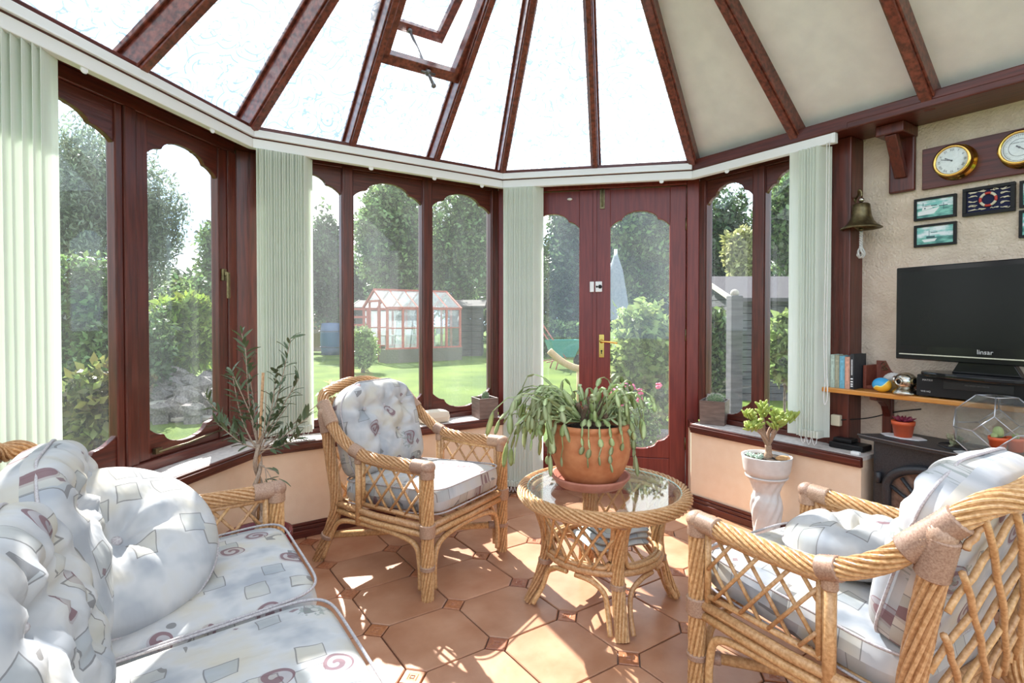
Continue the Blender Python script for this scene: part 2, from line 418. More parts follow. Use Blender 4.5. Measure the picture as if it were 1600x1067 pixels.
# x limits at outward offset y: x0 - y*t0 ... x1 + y*t1
XL0 = -2.75; XR1 = 2.75
WL = Wall(PA, H_L, 0, 0, ta); WLD = Wall(PA, H_LD, LEN_LD, ta, tb); WB = Wall(PB, H_B, LEN_B, tb, tcn); WR = Wall(PC, H_R, 0, tcn, 0)
WL.x0, WL.x1 = XL0, 0.0; WLD.x0, WLD.x1 = 0.0, LEN_LD; WB.x0, WB.x1 = 0.0, LEN_B; WR.x0, WR.x1 = 0.0, XR1
def run(mb, W, y0, y1, z0, z1, xa=None, xb=None):
    """a mitred length of section [y0,y1] x [z0,z1] along a wall (local coordinates)"""
    fa = (lambda y: W.x0 - y*W.t0) if xa is None else (lambda y: xa)
    fb = (lambda y: W.x1 + y*W.t1) if xb is None else (lambda y: xb)
    vs = [(fa(y0), y0, z0), (fb(y0), y0, z0), (fb(y1), y1, z0), (fa(y1), y1, z0), (fa(y0), y0, z1), (fb(y0), y0, z1), (fb(y1), y1, z1), (fa(y1), y1, z1)]
    return mb.add(vs, [(0,3,2,1),(4,5,6,7),(0,1,5,4),(1,2,6,5),(2,3,7,6),(3,0,4,7)])
FI = 0.15            # inner face of the joinery
SILL = 0.516; HEAD = 2.084; EAVE = 2.15

# ------------------------------------------------------------------ floor
hull = [WL.w(XL0, 0.2), WL.w(0.2*ta, 0.2), WLD.w(LEN_LD+0.2*tb, 0.2), WB.w(LEN_B+0.2*tcn, 0.2), WR.w(XR1, 0.27)]
hull = [Vector((p.x, p.y)) for p in hull] + [Vector((2.95, -0.6)), Vector((-2.0, -0.6))]
floor = MB().prism([(p.x, p.y, -0.012) for p in reversed(hull)], (0, 0, -0.12)).build('floor', m_grout)
tag(floor, 'terracotta tiled conservatory floor with octagonal tiles and small square inserts', kind='structure')
def clip(poly, hullp):
    c = sum(hullp, Vector((0, 0))) / len(hullp); out = poly
    for i in range(len(hullp)):
        a, b = hullp[i], hullp[(i+1) % len(hullp)]; n = Vector((-(b-a).y, (b-a).x))
        if n.dot(c - a) < 0: n = -n
        src = out; out = []
        for k in range(len(src)):
            p, q = src[k], src[(k+1) % len(src)]; dp, dq = n.dot(p-a), n.dot(q-a)
            if dp >= 0: out.append(p)
            if (dp >= 0) != (dq >= 0): out.append(p.lerp(q, dp/(dp-dq)))
        if len(out) < 3: return []
    return out
TP = 0.328; e1 = hd(H_LD); e2 = Vector((-e1.y, e1.x)); T0 = Vector((-0.510, 2.037))
q = 0.0515; g = 0.0028
def octa():
    a = TP/2 - g; b = TP/2 - q - g*0.4
    return [Vector(p) for p in ((-b,-a),(b,-a),(a,-b),(a,b),(b,a),(-b,a),(-a,b),(-a,-b))]
def diam(): a = q - g*1.2; return [Vector(p) for p in ((0,-a),(a,0),(0,a),(-a,0))]
def tile_mesh(poly, name, m, h=0.012, ch=0.0035):
    n = len(poly); c = sum(poly, Vector((0, 0)))/n; mb = MB()
    inn = [p + (c-p).normalized()*ch for p in poly]
    vs = [(p.x, p.y, -h) for p in poly] + [(p.x, p.y, -0.0025) for p in poly] + [(p.x, p.y, 0) for p in inn]
    fs = [tuple(range(2*n, 3*n))]
    for i in range(n):
        j = (i+1) % n; fs += [(i, j, n+j, n+i), (n+i, n+j, 2*n+j, 2*n+i)]
    mb.add(vs, fs); return mb.mesh(name, m)
full_o = tile_mesh(octa(), 'tile', m_tile); full_d = None
rz_t = atan2(e1.y, e1.x)
def insert_mesh():
    me = tile_mesh(diam(), 'insert_tile', m_insert); bm = bmesh.new(); bm.from_mesh(me)
    r0, r1 = 0.026, 0.019
    for rr_, zz in ((0.026, 0.0012), (0.012, 0.0020)):
        o_ = [bm.verts.new((rr_*cos(k*pi/2), rr_*sin(k*pi/2), 0.0001)) for k in range(4)]; i_ = [bm.verts.new((rr_*0.8*cos(k*pi/2), rr_*0.8*sin(k*pi/2), zz)) for k in range(4)]; j_ = [bm.verts.new((rr_*0.6*cos(k*pi/2), rr_*0.6*sin(k*pi/2), 0.0001)) for k in range(4)]
        for k in range(4):
            bm.faces.new((o_[k], o_[(k+1) % 4], i_[(k+1) % 4], i_[k])); bm.faces.new((i_[k], i_[(k+1) % 4], j_[(k+1) % 4], j_[k]))
    bm.to_mesh(me); bm.free(); return me
full_d = insert_mesh()
for i in range(-16, 20):
    for j in range(-16, 20):
        for kind in (0, 1):
            o = T0 + e1*TP*(i+(0.5 if kind == 0 else 0)) + e2*TP*(j+(0.5 if kind == 0 else 0))
            if o.y < -0.5 or o.length > 5: continue
            loc = octa() if kind == 0 else diam()
            wp = [o + e1*p.x + e2*p.y for p in loc]
            cl = clip(wp, hull)
            if len(cl) < 3: continue
            area = abs(sum(cl[k].cross(cl[(k+1) % len(cl)]) for k in range(len(cl))))/2
            if area < 0.0012: continue
            if len(cl) == len(loc) and all((a-b).length < 1e-6 for a, b in zip(cl, wp)):
                ob = bpy.data.objects.new('tile' if kind == 0 else 'insert_tile', full_o if kind == 0 else full_d)
            else:
                lp = [Vector(((p-o).dot(e1), (p-o).dot(e2))) for p in cl]
                ded = [p for k, p in enumerate(lp) if (p-lp[k-1]).length > 1e-4]
                if len(ded) < 3: continue
                ob = bpy.data.objects.new('tile' if kind == 0 else 'insert_tile', tile_mesh(ded, 'tile_cut', m_tile if kind == 0 else m_insert))
            C.objects.link(ob); ob.parent = floor; ob.location = (o.x, o.y, 0.0); ob.rotation_euler = (0, 0, rz_t)

# ------------------------------------------------------------------ dwarf walls, sills, baseboards, plaster wall
def wall_solid(name, W, label, m, fn):
    r = MB(); fn(r); o = r.build(name, m, M=W.M); tag(o, label, kind='structure'); return o
wl = wall_solid('wall_left', WL, 'low peach painted wall under the leftmost window', m_dwarf, lambda r: run(r, WL, -0.01, 0.24, 0, SILL-0.02))
# left diagonal wall: its right end turns square into the door opening
def ld_solid(r):
    pB = WLD.M.inverted() @ WB.w(0.0, FI+0.06); pB0 = WLD.M.inverted() @ WB.w(0.0, -0.006)
    poly = [(0.01*ta, -0.01, 0), (pB0.x, pB0.y, 0), (pB.x, pB.y, 0), (LEN_LD-0.1, 0.24, 0), (-0.24*ta, 0.24, 0)]
    r.prism(list(reversed(poly)), (0, 0, SILL-0.02)); r.f[0], r.f[1] = r.f[0][::-1], r.f[1][::-1]
wld = wall_solid('wall_diagonal', WLD, 'low peach painted wall behind the left armchair', m_dwarf, ld_solid)
def r_solid(r):
    pB = WR.M.inverted() @ WB.w(LEN_B, FI+0.06); pB0 = WR.M.inverted() @ WB.w(LEN_B, -0.006)
    poly = [(pB0.x, pB0.y, 0), (0.985, -0.01, 0), (0.985, 0.24, 0), (0.05, 0.24, 0), (pB.x, pB.y, 0)]
    r.prism(poly, (0, 0, SILL-0.02))
wr = wall_solid('wall_right', WR, 'low cream painted wall under the right window beside the stove', m_dwarf, r_solid)
TVY = 0.25
wt_ = MB().bx(0.86, XR1+0.3, TVY-0.0, TVY+0.12, -0.1, HEAD+0.02).build('wall_plaster', m_plaster, M=WR.M)
tag(wt_, 'rough cream plaster house wall behind the television', kind='structure')

def sill(name, W, n0, n1, label, end=False):
    top = MB(); run(top, W, -0.02, FI+0.01, SILL-0.02, SILL, n0, n1)
    o = top.build(name, m_sill, M=W.M); tag(o, label, kind='structure')
    nb = MB()
    run(nb, W, -0.034, -0.012, SILL-0.052, SILL-0.002, n0, n1)
    run(nb, W, -0.042, -0.034, SILL-0.040, SILL-0.012, n0, n1)
    c = nb.build('sill_nosing', m_woodh, bev=0.006); c.parent = o; return o
sill('trim_1', WL, None, None, 'pale window sill with dark nosing along the left wall')
s2 = sill('trim_2', WLD, None, LEN_LD-0.012, 'pale window sill with dark nosing behind the left armchair')
s3 = sill('trim_3', WR, 0.02, 0.995, 'pale window sill with reddish nosing under the right window')
# returns of the nosing at the door opening
nr = MB(); nr.bx(-0.028, 0.004, -0.035, FI, SILL-0.052, SILL); o = nr.build('sill_nosing', m_woodh, bev=0.006, M=WLD.M.inverted() @ WB.M); o.parent = s2
nr = MB(); nr.bx(LEN_B-0.004, LEN_B+0.028, -0.02, FI, SILL-0.052, SILL); o = nr.build('sill_nosing', m_woodh, bev=0.006, M=WR.M.inverted() @ WB.M); o.parent = s3
def skirting(name, W, n0, n1, label):
    r = MB(); run(r, W, -0.030, -0.010, 0, 0.040, n0, n1); run(r, W, -0.024, -0.010, 0.040, 0.060, n0, n1); run(r, W, -0.017, -0.010, 0.060, 0.078, n0, n1)
    tag(r.build(name, m_woodh, bev=0.004, M=W.M), label, kind='structure')
skirting('baseboard_left', WL, None, None, 'dark red stepped skirting below the left window wall')
skirting('baseboard_diagonal', WLD, None, None, 'dark red stepped skirting behind the left armchair')
skirting('baseboard_right', WR, None, 0.985, 'red brown stepped skirting right of the door')
r = MB(); r.bx(-0.006, 0.014, -0.0, FI, 0, 0.075); tag(r.build('baseboard_door_left', m_woodv, bev=0.004, M=WB.M), 'short skirting return left of the door', kind='structure')
r = MB(); r.bx(LEN_B-0.014, LEN_B+0.006, -0.0, FI, 0, 0.075); tag(r.build('baseboard_door_right', m_woodv, bev=0.004, M=WB.M), 'short skirting return right of the door', kind='structure')

# ------------------------------------------------------------------ windows
SCAL = [(0,0),(.06,.14),(.14,.27),(.22,.37),(.30,.43),(.375,.455),(.405,.50),(.42,.58),(.47,.70),(.55,.81),(.64,.885),(.71,.905),(.745,.95),(.86,.99),(1,1)]
def scallop(x0, x1):
    h = (x1-x0)/2; L = [(x0+h*a, b) for a, b in SCAL]
    return L + [(x1-h*a, b) for a, b in reversed(SCAL[:-1])]
def board(mb, x0, x1, zflat, zs, rise, y0, y1):
    """scalloped board between the flat edge zflat and the curve zs + rise*k"""
    cur = [(x, zs + rise*k) for x, k in scallop(x0, x1)]; n = len(cur)
    vs = [(x, y, z) for y in (y0, y1) for x, z in cur] + [(x, y, zflat) for y in (y0, y1) for x, z in cur]
    fs = []; up = zflat > zs
    for i in range(n-1):
        a, b, c, d = i, i+1, 2*n+i+1, 2*n+i
        A = [(a, b, c, d), (n+b, n+a, 3*n+i, 3*n+i+1), (b, a, n+a, n+b), (d, c, 3*n+i+1, 3*n+i)]
        fs += A if up else [f[::-1] for f in A]
    fs += [(0, 2*n, 3*n, n), (n-1, 2*n-1, 4*n-1, 3*n-1)]
    mb.add(vs, fs)
def panel(parent, x0, x1, z0, z1, st, zs_t, rt, zs_b, rb, y0=FI, y1=FI+0.055, glass=True, mv=None, mh=None, gname='pane'):
    """a sash: stiles, scalloped head and base boards and a pane"""
    mv = mv or m_woodv; mh = mh or m_woodh; gx0, gx1 = x0+st, x1-st
    for a, b in ((x0, gx0), (gx1, x1)):
        MB().bx(a, b, y0, y1, z0, z1).build('stile', mv, parent, bev=0.005)
    b = MB(); board(b, gx0-0.003, gx1+0.003, z1, zs_t, rt, y0+0.008, y1-0.012); b.build('scalloped_head', mh, parent, bev=0.003)
    b = MB(); board(b, gx0-0.003, gx1+0.003, z0, zs_b, -rb, y0+0.008, y1-0.012); b.build('scalloped_base', mh, parent, bev=0.003)
    if glass:
        g_ = MB().bx(gx0-0.01, gx1+0.01, y1-0.012, y1-0.007, zs_b-rb-0.02, zs_t+rt+0.02).build(gname, m_glass, parent)

# left wall windows, x runs backwards from the corner
w1 = WL.root('window_1', label='left wall window of scalloped mahogany panels beside the sofa', kind='structure')
r = MB(); run(r, WL, FI, FI+0.07, HEAD-0.055, HEAD); r.build('frame_head', m_woodh, w1, bev=0.004)
r = MB(); run(r, WL, FI-0.012, FI+0.08, SILL, SILL+0.045); r.build('frame_base', m_woodh, w1, bev=0.004)
for a, b in ((0.004, 0.075), (-0.606, -0.546), (-1.25, -1.19), (-1.90, -1.84)):
    MB().bx(a, b, FI-0.004, FI+0.07, SILL+0.04, HEAD-0.05).build('mullion', m_woodv, w1, bev=0.006)
panel(w1, -0.546, 0.004, SILL+0.045, HEAD-0.055, 0.062, 1.868, 0.098, 0.70, 0.095, y0=FI+0.004, y1=FI+0.05)
for a, b in ((-1.19, -0.606), (-1.84, -1.25), (-2.6, -1.90)):
    panel(w1, a, b, SILL+0.045, HEAD-0.055, 0.035, 1.868, 0.098, 0.70, 0.095, y0=FI+0.004, y1=FI+0.05)
h = MB().bx(-0.045, -0.022, FI-0.012, FI+0.004, 1.36, 1.42); h.bx(-0.040, -0.027, FI-0.03, FI-0.012, 1.385, 1.405); h.bx(-0.041, -0.026, FI-0.036, FI-0.024, 1.27, 1.40)
h.build('window_handle', m_brassold, w1, bev=0.002)
s_ = MB(); s_.tube([(-0.46, FI-0.012, SILL+0.075), (-0.30, FI-0.02, SILL+0.077), (-0.16, FI-0.012, SILL+0.085), (-0.04, FI-0.006, SILL+0.09)], 0.005, 6)
s_.bx(-0.475, -0.44, FI-0.014, FI+0.004, SILL+0.066, SILL+0.09); s_.build('casement_stay', m_brassold, w1)

w2 = WLD.root('window_2', label='three panel scalloped mahogany window behind the left armchair', kind='structure')
r = MB(); run(r, WLD, FI, FI+0.07, HEAD-0.04, HEAD); r.build('frame_head', m_woodh, w2, bev=0.004)
r = MB(); run(r, WLD, FI-0.012, FI+0.08, SILL, SILL+0.03); r.build('frame_base', m_woodh, w2, bev=0.004)
for a, b in ((-0.062, 0.05), (0.497, 0.562), (1.008, 1.075), (1.522, 1.585)):
    MB().bx(a, b, FI-0.006, FI+0.07, SILL+0.02, HEAD-0.03).build('mullion', m_woodv, w2, bev=0.006)
for a, b in ((0.05, 0.497), (0.562, 1.008), (1.075, 1.522)):
    panel(w2, a, b, SILL+0.03, HEAD-0.04, 0.004, 1.885, 0.108, 0.690, 0.112, y0=FI+0.002, y1=FI+0.05)

w3 = WR.root('window_3', label='two panel scalloped mahogany window right of the door', kind='structure')
r = MB(); run(r, WR, FI, FI+0.07, HEAD-0.04, HEAD, None, 0.86); r.build('frame_head', m_woodh, w3, bev=0.004)
r = MB(); run(r, WR, FI-0.012, FI+0.08, SILL, SILL+0.03, None, 0.80); r.build('frame_base', m_woodh, w3, bev=0.004)
for a, b in ((-0.062, -0.012), (0.314, 0.388), (0.715, 0.768)):
    MB().bx(a, b, FI-0.006, FI+0.07, SILL+0.02, HEAD-0.03).build('mullion', m_woodv, w3, bev=0.006)
for a, b in ((-0.012, 0.314), (0.388, 0.715)):
    panel(w3, a, b, SILL+0.03, HEAD-0.04, 0.004, 1.885, 0.115, 0.690, 0.112, y0=FI+0.002, y1=FI+0.05)
tag(MB().bx(0.757, 0.866, FI-0.025, TVY+0.08, SILL, HEAD).build('trim_4', m_woodv, bev=0.006, M=WR.M), 'dark mahogany corner post between the right window and plaster wall', kind='structure')

# ------------------------------------------------------------------ doors
df = WB.root('trim_5', label='mahogany frame around the double door', kind='structure')
MB().bx(-0.062, 0.015, FI-0.01, FI+0.08, 0, HEAD).build('jamb', m_door, df, bev=0.005)
MB().bx(1.190, LEN_B+0.062, FI-0.01, FI+0.08, 0, HEAD).build('jamb', m_door, df, bev=0.005)
MB().bx(0.015, 1.190, FI-0.01, FI+0.08, HEAD-0.05, HEAD).build('door_head', m_door, df, bev=0.005)
MB().bx(-0.04, LEN_B+0.04, FI-0.01, FI+0.09, -0.01, 0.025).build('threshold', m_door, df, bev=0.004)
def door(name, x0, x1, label, right):
    d = WB.root(name, label=label, kind='structure'); st = 0.102; y0, y1 = FI+0.012, FI+0.06
    for a, b in ((x0, x0+st), (x1-st, x1)): MB().bx(a, b, y0, y1, 0.03, HEAD-0.054).build('stile', m_door, d, bev=0.004)
    b = MB(); board(b, x0+st-0.002, x1-st+0.002, HEAD-0.054, 1.775, 0.105, y0+0.006, y1-0.012); b.build('scalloped_head', m_door, d, bev=0.003)
    b = MB(); board(b, x0+st-0.002, x1-st+0.002, 0.245, 0.400, -0.098, y0+0.006, y1-0.012); b.build('scalloped_base', m_door, d, bev=0.003)
    MB().bx(x0+st-0.002, x1-st+0.002, y0+0.004, y1-0.004, 0.03, 0.243).build('bottom_panel', m_door, d, bev=0.003)
    MB().bx(x0+st-0.01, x1-st+0.01, y1-0.012, y1-0.007, 0.28, 1.90).build('pane', m_glass, d)
    hx = x1 if right else x0
    for z in (0.35, 1.06, 1.78):
        hb = MB(); hb.tube([(hx, y0-0.004, z-0.04), (hx, y0-0.004, z+0.04)], 0.006, 8); hb.build('hinge', m_brassold, d)
    return d
d1 = door('door_1', 0.018, 0.596, 'left leaf of the mahogany double door partly behind the blind', False)
d2 = door('door_2', 0.600, 1.187, 'right leaf of the mahogany double door with brass handle', True)
pl = MB().bx(0.628, 0.662, FI+0.006, FI+0.013, 0.905, 1.06).build('handle_plate', m_brass, d2, bev=0.002)
lv = MB(); lv.tube([(0.645, FI+0.006, 1.015), (0.645, FI-0.035, 1.015)], 0.007, 10); lv.tube(spline([(0.645, FI-0.035, 1.015), (0.69, FI-0.037, 1.012), (0.75, FI-0.034, 1.005)], 5), 0.007, 8); lv.ball((0.645, FI-0.0, 1.015), 0.014); lv.build('lever', m_brass, pl)
kh = MB(); kh.ball((0.645, FI+0.005, 0.950), (0.006, 0.002, 0.006)); kh.bx(0.642, 0.648, FI+0.004, FI+0.007, 0.930, 0.948); kh.build('keyhole', m_blackm, pl)
rl = MB().bx(0.604, 0.648, FI-0.008, FI+0.013, 1.345, 1.415).build('rim_lock', m_white, d2, bev=0.004)
k = MB(); k.ball((0.635, FI-0.010, 1.38), (0.013, 0.006, 0.013)); k.ball((0.614, FI-0.010, 1.38), (0.007, 0.004, 0.007)); k.build('lock_knob', m_blackm, rl)
MB().bx(0.566, 0.594, FI-0.004, FI+0.013, 1.345, 1.415).build('lock_keep', m_white, d1, bev=0.003)
bo = MB().bx(0.632, 0.664, FI+0.004, FI+0.012, 1.90, 2.03); bo.tube([(0.648, FI-0.002, 1.915), (0.648, FI-0.002, 2.06)], 0.006, 8); bo.bx(0.630, 0.666, FI-0.004, FI+0.012, 2.035, 2.06); bo.build('top_bolt', m_brassold, d2, bev=0.001)
MB().bx(0.585, 0.612, FI+0.001, FI+0.012, 0.03, HEAD-0.056).build('meeting_strip', m_door, d2, bev=0.003)
bt = MB(); bt.ball((0.43, FI+0.011, 1.975), (0.018, 0.008, 0.009)); bt.build('door_catch', m_white, d1)

# ------------------------------------------------------------------ eaves beams and roof
def eave(name, W, label, xb=None):
    r = MB(); run(r, W, 0.0, 0.26, HEAD, EAVE, None, xb)
    tag(r.build(name, m_woodh, bev=0.005, M=W.M), label, kind='structure')
eave('trim_6', WL, 'mahogany eaves beam above the left window')
eave('trim_7', WLD, 'mahogany eaves beam above the three panel window')
eave('trim_8', WB, 'mahogany eaves beam above the double door')
r = MB(); run(r, WR, 0.0, 0.40, HEAD, EAVE); r.bx(0.9, XR1, -0.004, 0.05, HEAD-0.004, HEAD+0.03)
tag(r.build('trim_9', m_woodh, bev=0.006, M=WR.M), 'mahogany ceiling beam above the television wall', kind='structure')

TANP = tan(RAD(39.0))
def rz(d): return EAVE + TANP*d
ceil = empty('ceiling', (0, 0, 0), label='glazed conservatory roof on mahogany rafters', kind='structure')
DM = 1.45
hubA = WLD.w(0.0 + DM*ta, -DM); hub = WLD.w(LEN_LD - DM*tb, -DM)   # apex points in plan
def P3(v, d, dz=0.0): return Vector((v.x, v.y, rz(d)+dz))
hubA3 = P3(hubA, DM); hub3 = P3(hub, DM)
hubA_L = P3(WL.w(XL0, -DM), DM)
hub_R = P3(WR.w(XR1, -DM), DM)
eo = -0.10       # glass starts slightly outside the beam line
def rafter(a, b, w=0.05, h=0.085, nm='rafter', sub=0.02):
    a = Vector(a); b = Vector(b); mb = MB()
    t = (b-a).normalized(); n = t.cross(Vector((0,0,1))).cross(t).normalized()
    mb.beam(a - n*(h/2+sub), b - n*(h/2+sub), w, h, up=Vector((0,0,1)))
    mb.beam(a - n*(h+sub+0.006), b - n*(h+sub+0.006), w*0.7, 0.014)
    mb.beam(a - n*0.012, b - n*0.012, w*1.5, 0.022)
    return mb.build(nm, m_rafter, ceil, bev=0.004)
m_rafter = mat('mahogany_rafter', W1, (0.20, 0.045, 0.027), rough=0.32, noise=6.0, detail=5, coat=0.3)
TOPZ = 0.125
def er(W, x, d): v = W.w(x, -d); return P3(v, d, TOPZ)
def cor(W, d, end):   # corner point at inward offset d
    x = (W.x0 + d*W.t0) if end == 0 else (W.x1 - d*W.t1); return er(W, x, d)
d0 = -0.12
up = Vector((0, 0, TOPZ))
Aeave = cor(WLD, d0, 0); Beave = cor(WLD, d0, 1); Ceave = cor(WB, d0, 1)
rl_list = []
rafter(Aeave, hubA3+up, 0.06, 0.10); rafter(Beave, hub3+up, 0.05, 0.09); rafter(Ceave, hub3+up, 0.06, 0.10)
xL1 = WL.hit(222, 112, 0.0)[0]
xl = [xL1, xL1-0.62, xL1-1.24, xL1-1.86]
for x in xl: rafter(er(WL, x, d0), er(WL, x, DM), 0.055, 0.09)
xD1 = WLD.hit(551, 232, 0.0)[0]; xD2 = WLD.hit(685, 256, 0.0)[0]
topD1 = er(WLD, xD1, DM); topD2 = hub3 + up
rafter(er(WLD, xD1, d0), topD1, 0.045, 0.085); rafter(er(WLD, xD2, d0), topD2, 0.045, 0.085)
xB1 = WB.hit(930, 262, 0.0)[0]
rafter(er(WB, xB1, d0), hub3+up, 0.045, 0.085)
xR1_ = WR.hit(1240, 214, 0.0)[0]; xR2 = WR.hit(1448, 152, 0.0)[0]
rafter(er(WR, xR1_, d0), hub3+up+Vector((0.02, -0.03, 0)), 0.055, 0.10)
for x in (xR2, xR2+0.75): rafter(er(WR, x, d0), er(WR, x, DM), 0.06, 0.10)
# ridge
rafter(hubA3+up, hub3+up, 0.08, 0.14, 'ridge'); rafter(hubA3+up, er(WL, XL0, DM), 0.08, 0.14, 'ridge'); rafter(hub3+up, er(WR, XR1, DM), 0.08, 0.14, 'ridge')
# glass panes between the rafters, in each roof plane
def pane(pts, m=None, nm='roof_pane', th=0.006):
    a, b, c = [Vector(p) for p in pts[:3]]; n = (b-a).cross(c-a).normalized()
    if n.z < 0: n = -n; pts = list(reversed(pts))
    mb = MB().prism([Vector(p) for p in reversed(pts)], n*th); mb.f = [f[::-1] for f in mb.f]
    return mb.build(nm, m or m_roofglass, ceil)
dg = -0.16
def eg(W, x, d): return er(W, x, d) - Vector((0, 0, 0.006))
edge = sorted(xl)
xs = [XL0] + edge
for a, b in zip(xs, xs[1:]): pane([eg(WL, a, dg), eg(WL, b, dg), eg(WL, b, DM), eg(WL, a, DM)])
cA = WL.x1 + (-dg)*ta
pane([eg(WL, edge[-1], dg), eg(WL, cA, dg), eg(WL, WL.x1 - DM*ta, DM), eg(WL, edge[-1], DM)])
hx1, hx2 = DM*ta, LEN_LD - DM*tb
pane([eg(WLD, dg*ta, dg), eg(WLD, xD1, dg), eg(WLD, xD1, DM), eg(WLD, hx1, DM)])
# the bay with the opening roof light: lower pane, then the vent
def lerpx(xa, xb, d): k = (d-d0)/(DM-d0); return xa + (xb-xa)*k
V0 = 0.33
pane([eg(WLD, xD1, dg), eg(WLD, lerpx(xD2, hx2, dg), dg), eg(WLD, lerpx(xD2, hx2, V0), V0), eg(WLD, xD1, V0)])
pane([eg(WLD, lerpx(xD2, hx2, dg), dg), eg(WLD, LEN_LD - dg*tb, dg), eg(WLD, hx2, DM)])
bh = DM*tb
pane([eg(WB, dg*tb, dg), eg(WB, lerpx(xB1, bh, dg), dg), eg(WB, bh, DM)])
pane([eg(WB, lerpx(xB1, bh, dg), dg), eg(WB, LEN_B - dg*tcn, dg), eg(WB, bh, DM)])
rh = DM*tcn
cx0 = 0.03
# opaque sloping ceiling panels on the house side
def cpanel(pts):
    pane([Vector(p) - Vector((0, 0, 0.045)) for p in pts], m_ceil, 'ceiling_panel', 0.03)
cpanel([eg(WR, dg*tcn, dg), eg(WR, lerpx(xR1_, rh, dg), dg), eg(WR, rh, DM)])
cpanel([eg(WR, lerpx(xR1_, rh, dg), dg), eg(WR, xR2, dg), eg(WR, xR2, DM), eg(WR, rh, DM)])
cpanel([eg(WR, xR2, dg), eg(WR, xR2+0.75, dg), eg(WR, xR2+0.75, DM), eg(WR, xR2, DM)])
cpanel([eg(WR, xR2+0.75, dg), eg(WR, XR1, dg), eg(WR, XR1, DM), eg(WR, xR2+0.75, DM)])

# opening roof light
def vent():
    v = empty('roof_light', (0, 0, 0), label='opening mahogany roof light with metal stay between the rafters', cat='roof window')
    sl = (er(WLD, xD1, 1.0) - er(WLD, xD1, 0.0)).normalized(); ux = Vector((WLD.u.x, WLD.u.y, 0)); nn = ux.cross(sl).normalized()
    if nn.z < 0: nn = -nn
    def q(x, d, h): return er(WLD, x, d) + nn*h
    xl_, xr_ = xD1+0.035, lerpx(xD2, hx2, V0)-0.035
    dt = 1.40; xr2 = lerpx(xD2, hx2, dt)-0.035
    for a, b in ((q(xl_, V0, -0.045), q(xl_, dt, -0.045)), (q(xr_, V0, -0.045), q(xr_, dt, -0.045))):
        MB().beam(a, b, 0.055, 0.06, up=nn).build('vent_curb', m_rafter, v, bev=0.004)
    MB().beam(q(xl_-0.03, V0, -0.045), q(xr_+0.03, V0, -0.045), 0.055, 0.06, up=nn).build('vent_curb', m_rafter, v, bev=0.004)
    # raised sash hinged at the top
    an = RAD(11)
    def s(x, k, h=0.0):       # k distance down from hinge
        base = q(x, dt, 0.02); dn = (-sl)*cos(an) + nn*sin(an); n2 = nn*cos(an) + sl*sin(an)
        return base + dn*k + n2*h
    Ls = (dt - V0)/cos(RAD(39)) - 0.0; xi, xo = xl_+0.03, xr_-0.01
    for x in (xi, xo): MB().beam(s(x, 0), s(x, Ls), 0.045, 0.04, up=nn).build('sash_stile', m_rafter, v, bev=0.003)
    MB().beam(s(xi-0.02, Ls-0.02), s(xo+0.02, Ls-0.02), 0.05, 0.04, up=nn).build('sash_rail', m_rafter, v, bev=0.003)
    mb = MB().prism([s(xi, 0, 0.012), s(xo, 0, 0.012), s(xo, Ls-0.02, 0.012), s(xi, Ls-0.02, 0.012)], nn*0.005); mb.build('sash_pane', m_roofglass, v)
    xm = (xi+xo)/2 + 0.02; st = MB()
    a = s(xm-0.02, Ls-0.02, -0.03); b = q(xm, V0-0.0, -0.10); c = b + (b-a).normalized()*0.10
    st.tube([a, b, c], 0.008, 8); st.ball(a, 0.015); st.tube([b - ux*0.04, b + ux*0.04], 0.007, 8); st.ball(b, 0.018); st.ball(c, 0.013)
    st.build('stay', m_steelold, v)
m_steelold = mat('dull_metal', (0.16, 0.15, 0.15), rough=0.4, metal=0.7)
vent()

# ------------------------------------------------------------------ blinds
def blind(W, x0, x1, xs, ztop, zbot, rail0, rail1, label, spacing, turn, strip=True, chain=True, extra=None):
    b = W.root('vertical_blind', label=label, cat='blind', group='vertical blinds round the bay')
    r = MB(); run(r, W, 0.0, 0.036, 2.035, 2.083, rail0, rail1)
    hr = r.build('headrail', m_white, b, bev=0.003)
    if strip:
        r = MB(); run(r, W, -0.010, 0.0, 2.094, 2.128, rail0, rail1); run(r, W, -0.014, 0.0, 2.089, 2.096, rail0, rail1); r.build('rail_pelmet', m_white, b, bev=0.002)
    for x in xs: # brackets
        m_ = MB().bx(x-0.013, x+0.013, 0.004, 0.010, 2.024, 2.037); m_.ball((x, 0.007, 2.024), (0.013, 0.003, 0.008)); m_.build('bracket', m_white, hr)
    vm = MB(); n = 5
    pts = [(-0.0445 + 0.089*i/n, 0.003*sin(pi*i/n)) for i in range(n+1)]
    poly = [(x, y, 0) for x, y in pts] + [(x, y+0.0012, 0) for x, y in reversed(pts)]
    vm.prism(poly, (0, 0, ztop-zbot)); vme = vm.mesh('vane', m_blind)
    wm = MB().bx(-0.040, 0.040, -0.001, 0.004, 0.004, 0.034).mesh('vane_weight', m_white)
    k = 0; x = x0
    while x <= x1 + 1e-6:
        a = turn + 0.05*sin(k*2.3)
        inst('vane', vme, b, Matrix.Translation((x, 0.018, zbot)) @ Matrix.Rotation(a, 4, 'Z'))
        k += 1; x += spacing
    if extra:
        inst('vane', vme, b, Matrix.Translation((extra[0], 0.0, zbot)) @ Matrix.Rotation(extra[1], 4, 'Z'))
    if chain:
        c = MB(); x = x0; side = 0
        while x < x1 - spacing*2:
            c.tube([(x+spacing*2*t, -0.022, zbot+0.012 - 0.05*4*t*(1-t)) for t in (0, .25, .5, .75, 1)], 0.0018, 5); x += spacing*2
        c.build('link_chain', m_white, b)
        wv = MB(); x = x0
        while x <= x1: wv.bx(x-0.004, x+0.004, -0.03, 0.06, zbot, zbot+0.035); x += spacing
        wv.build('vane_weights', m_blind, b)
    return b
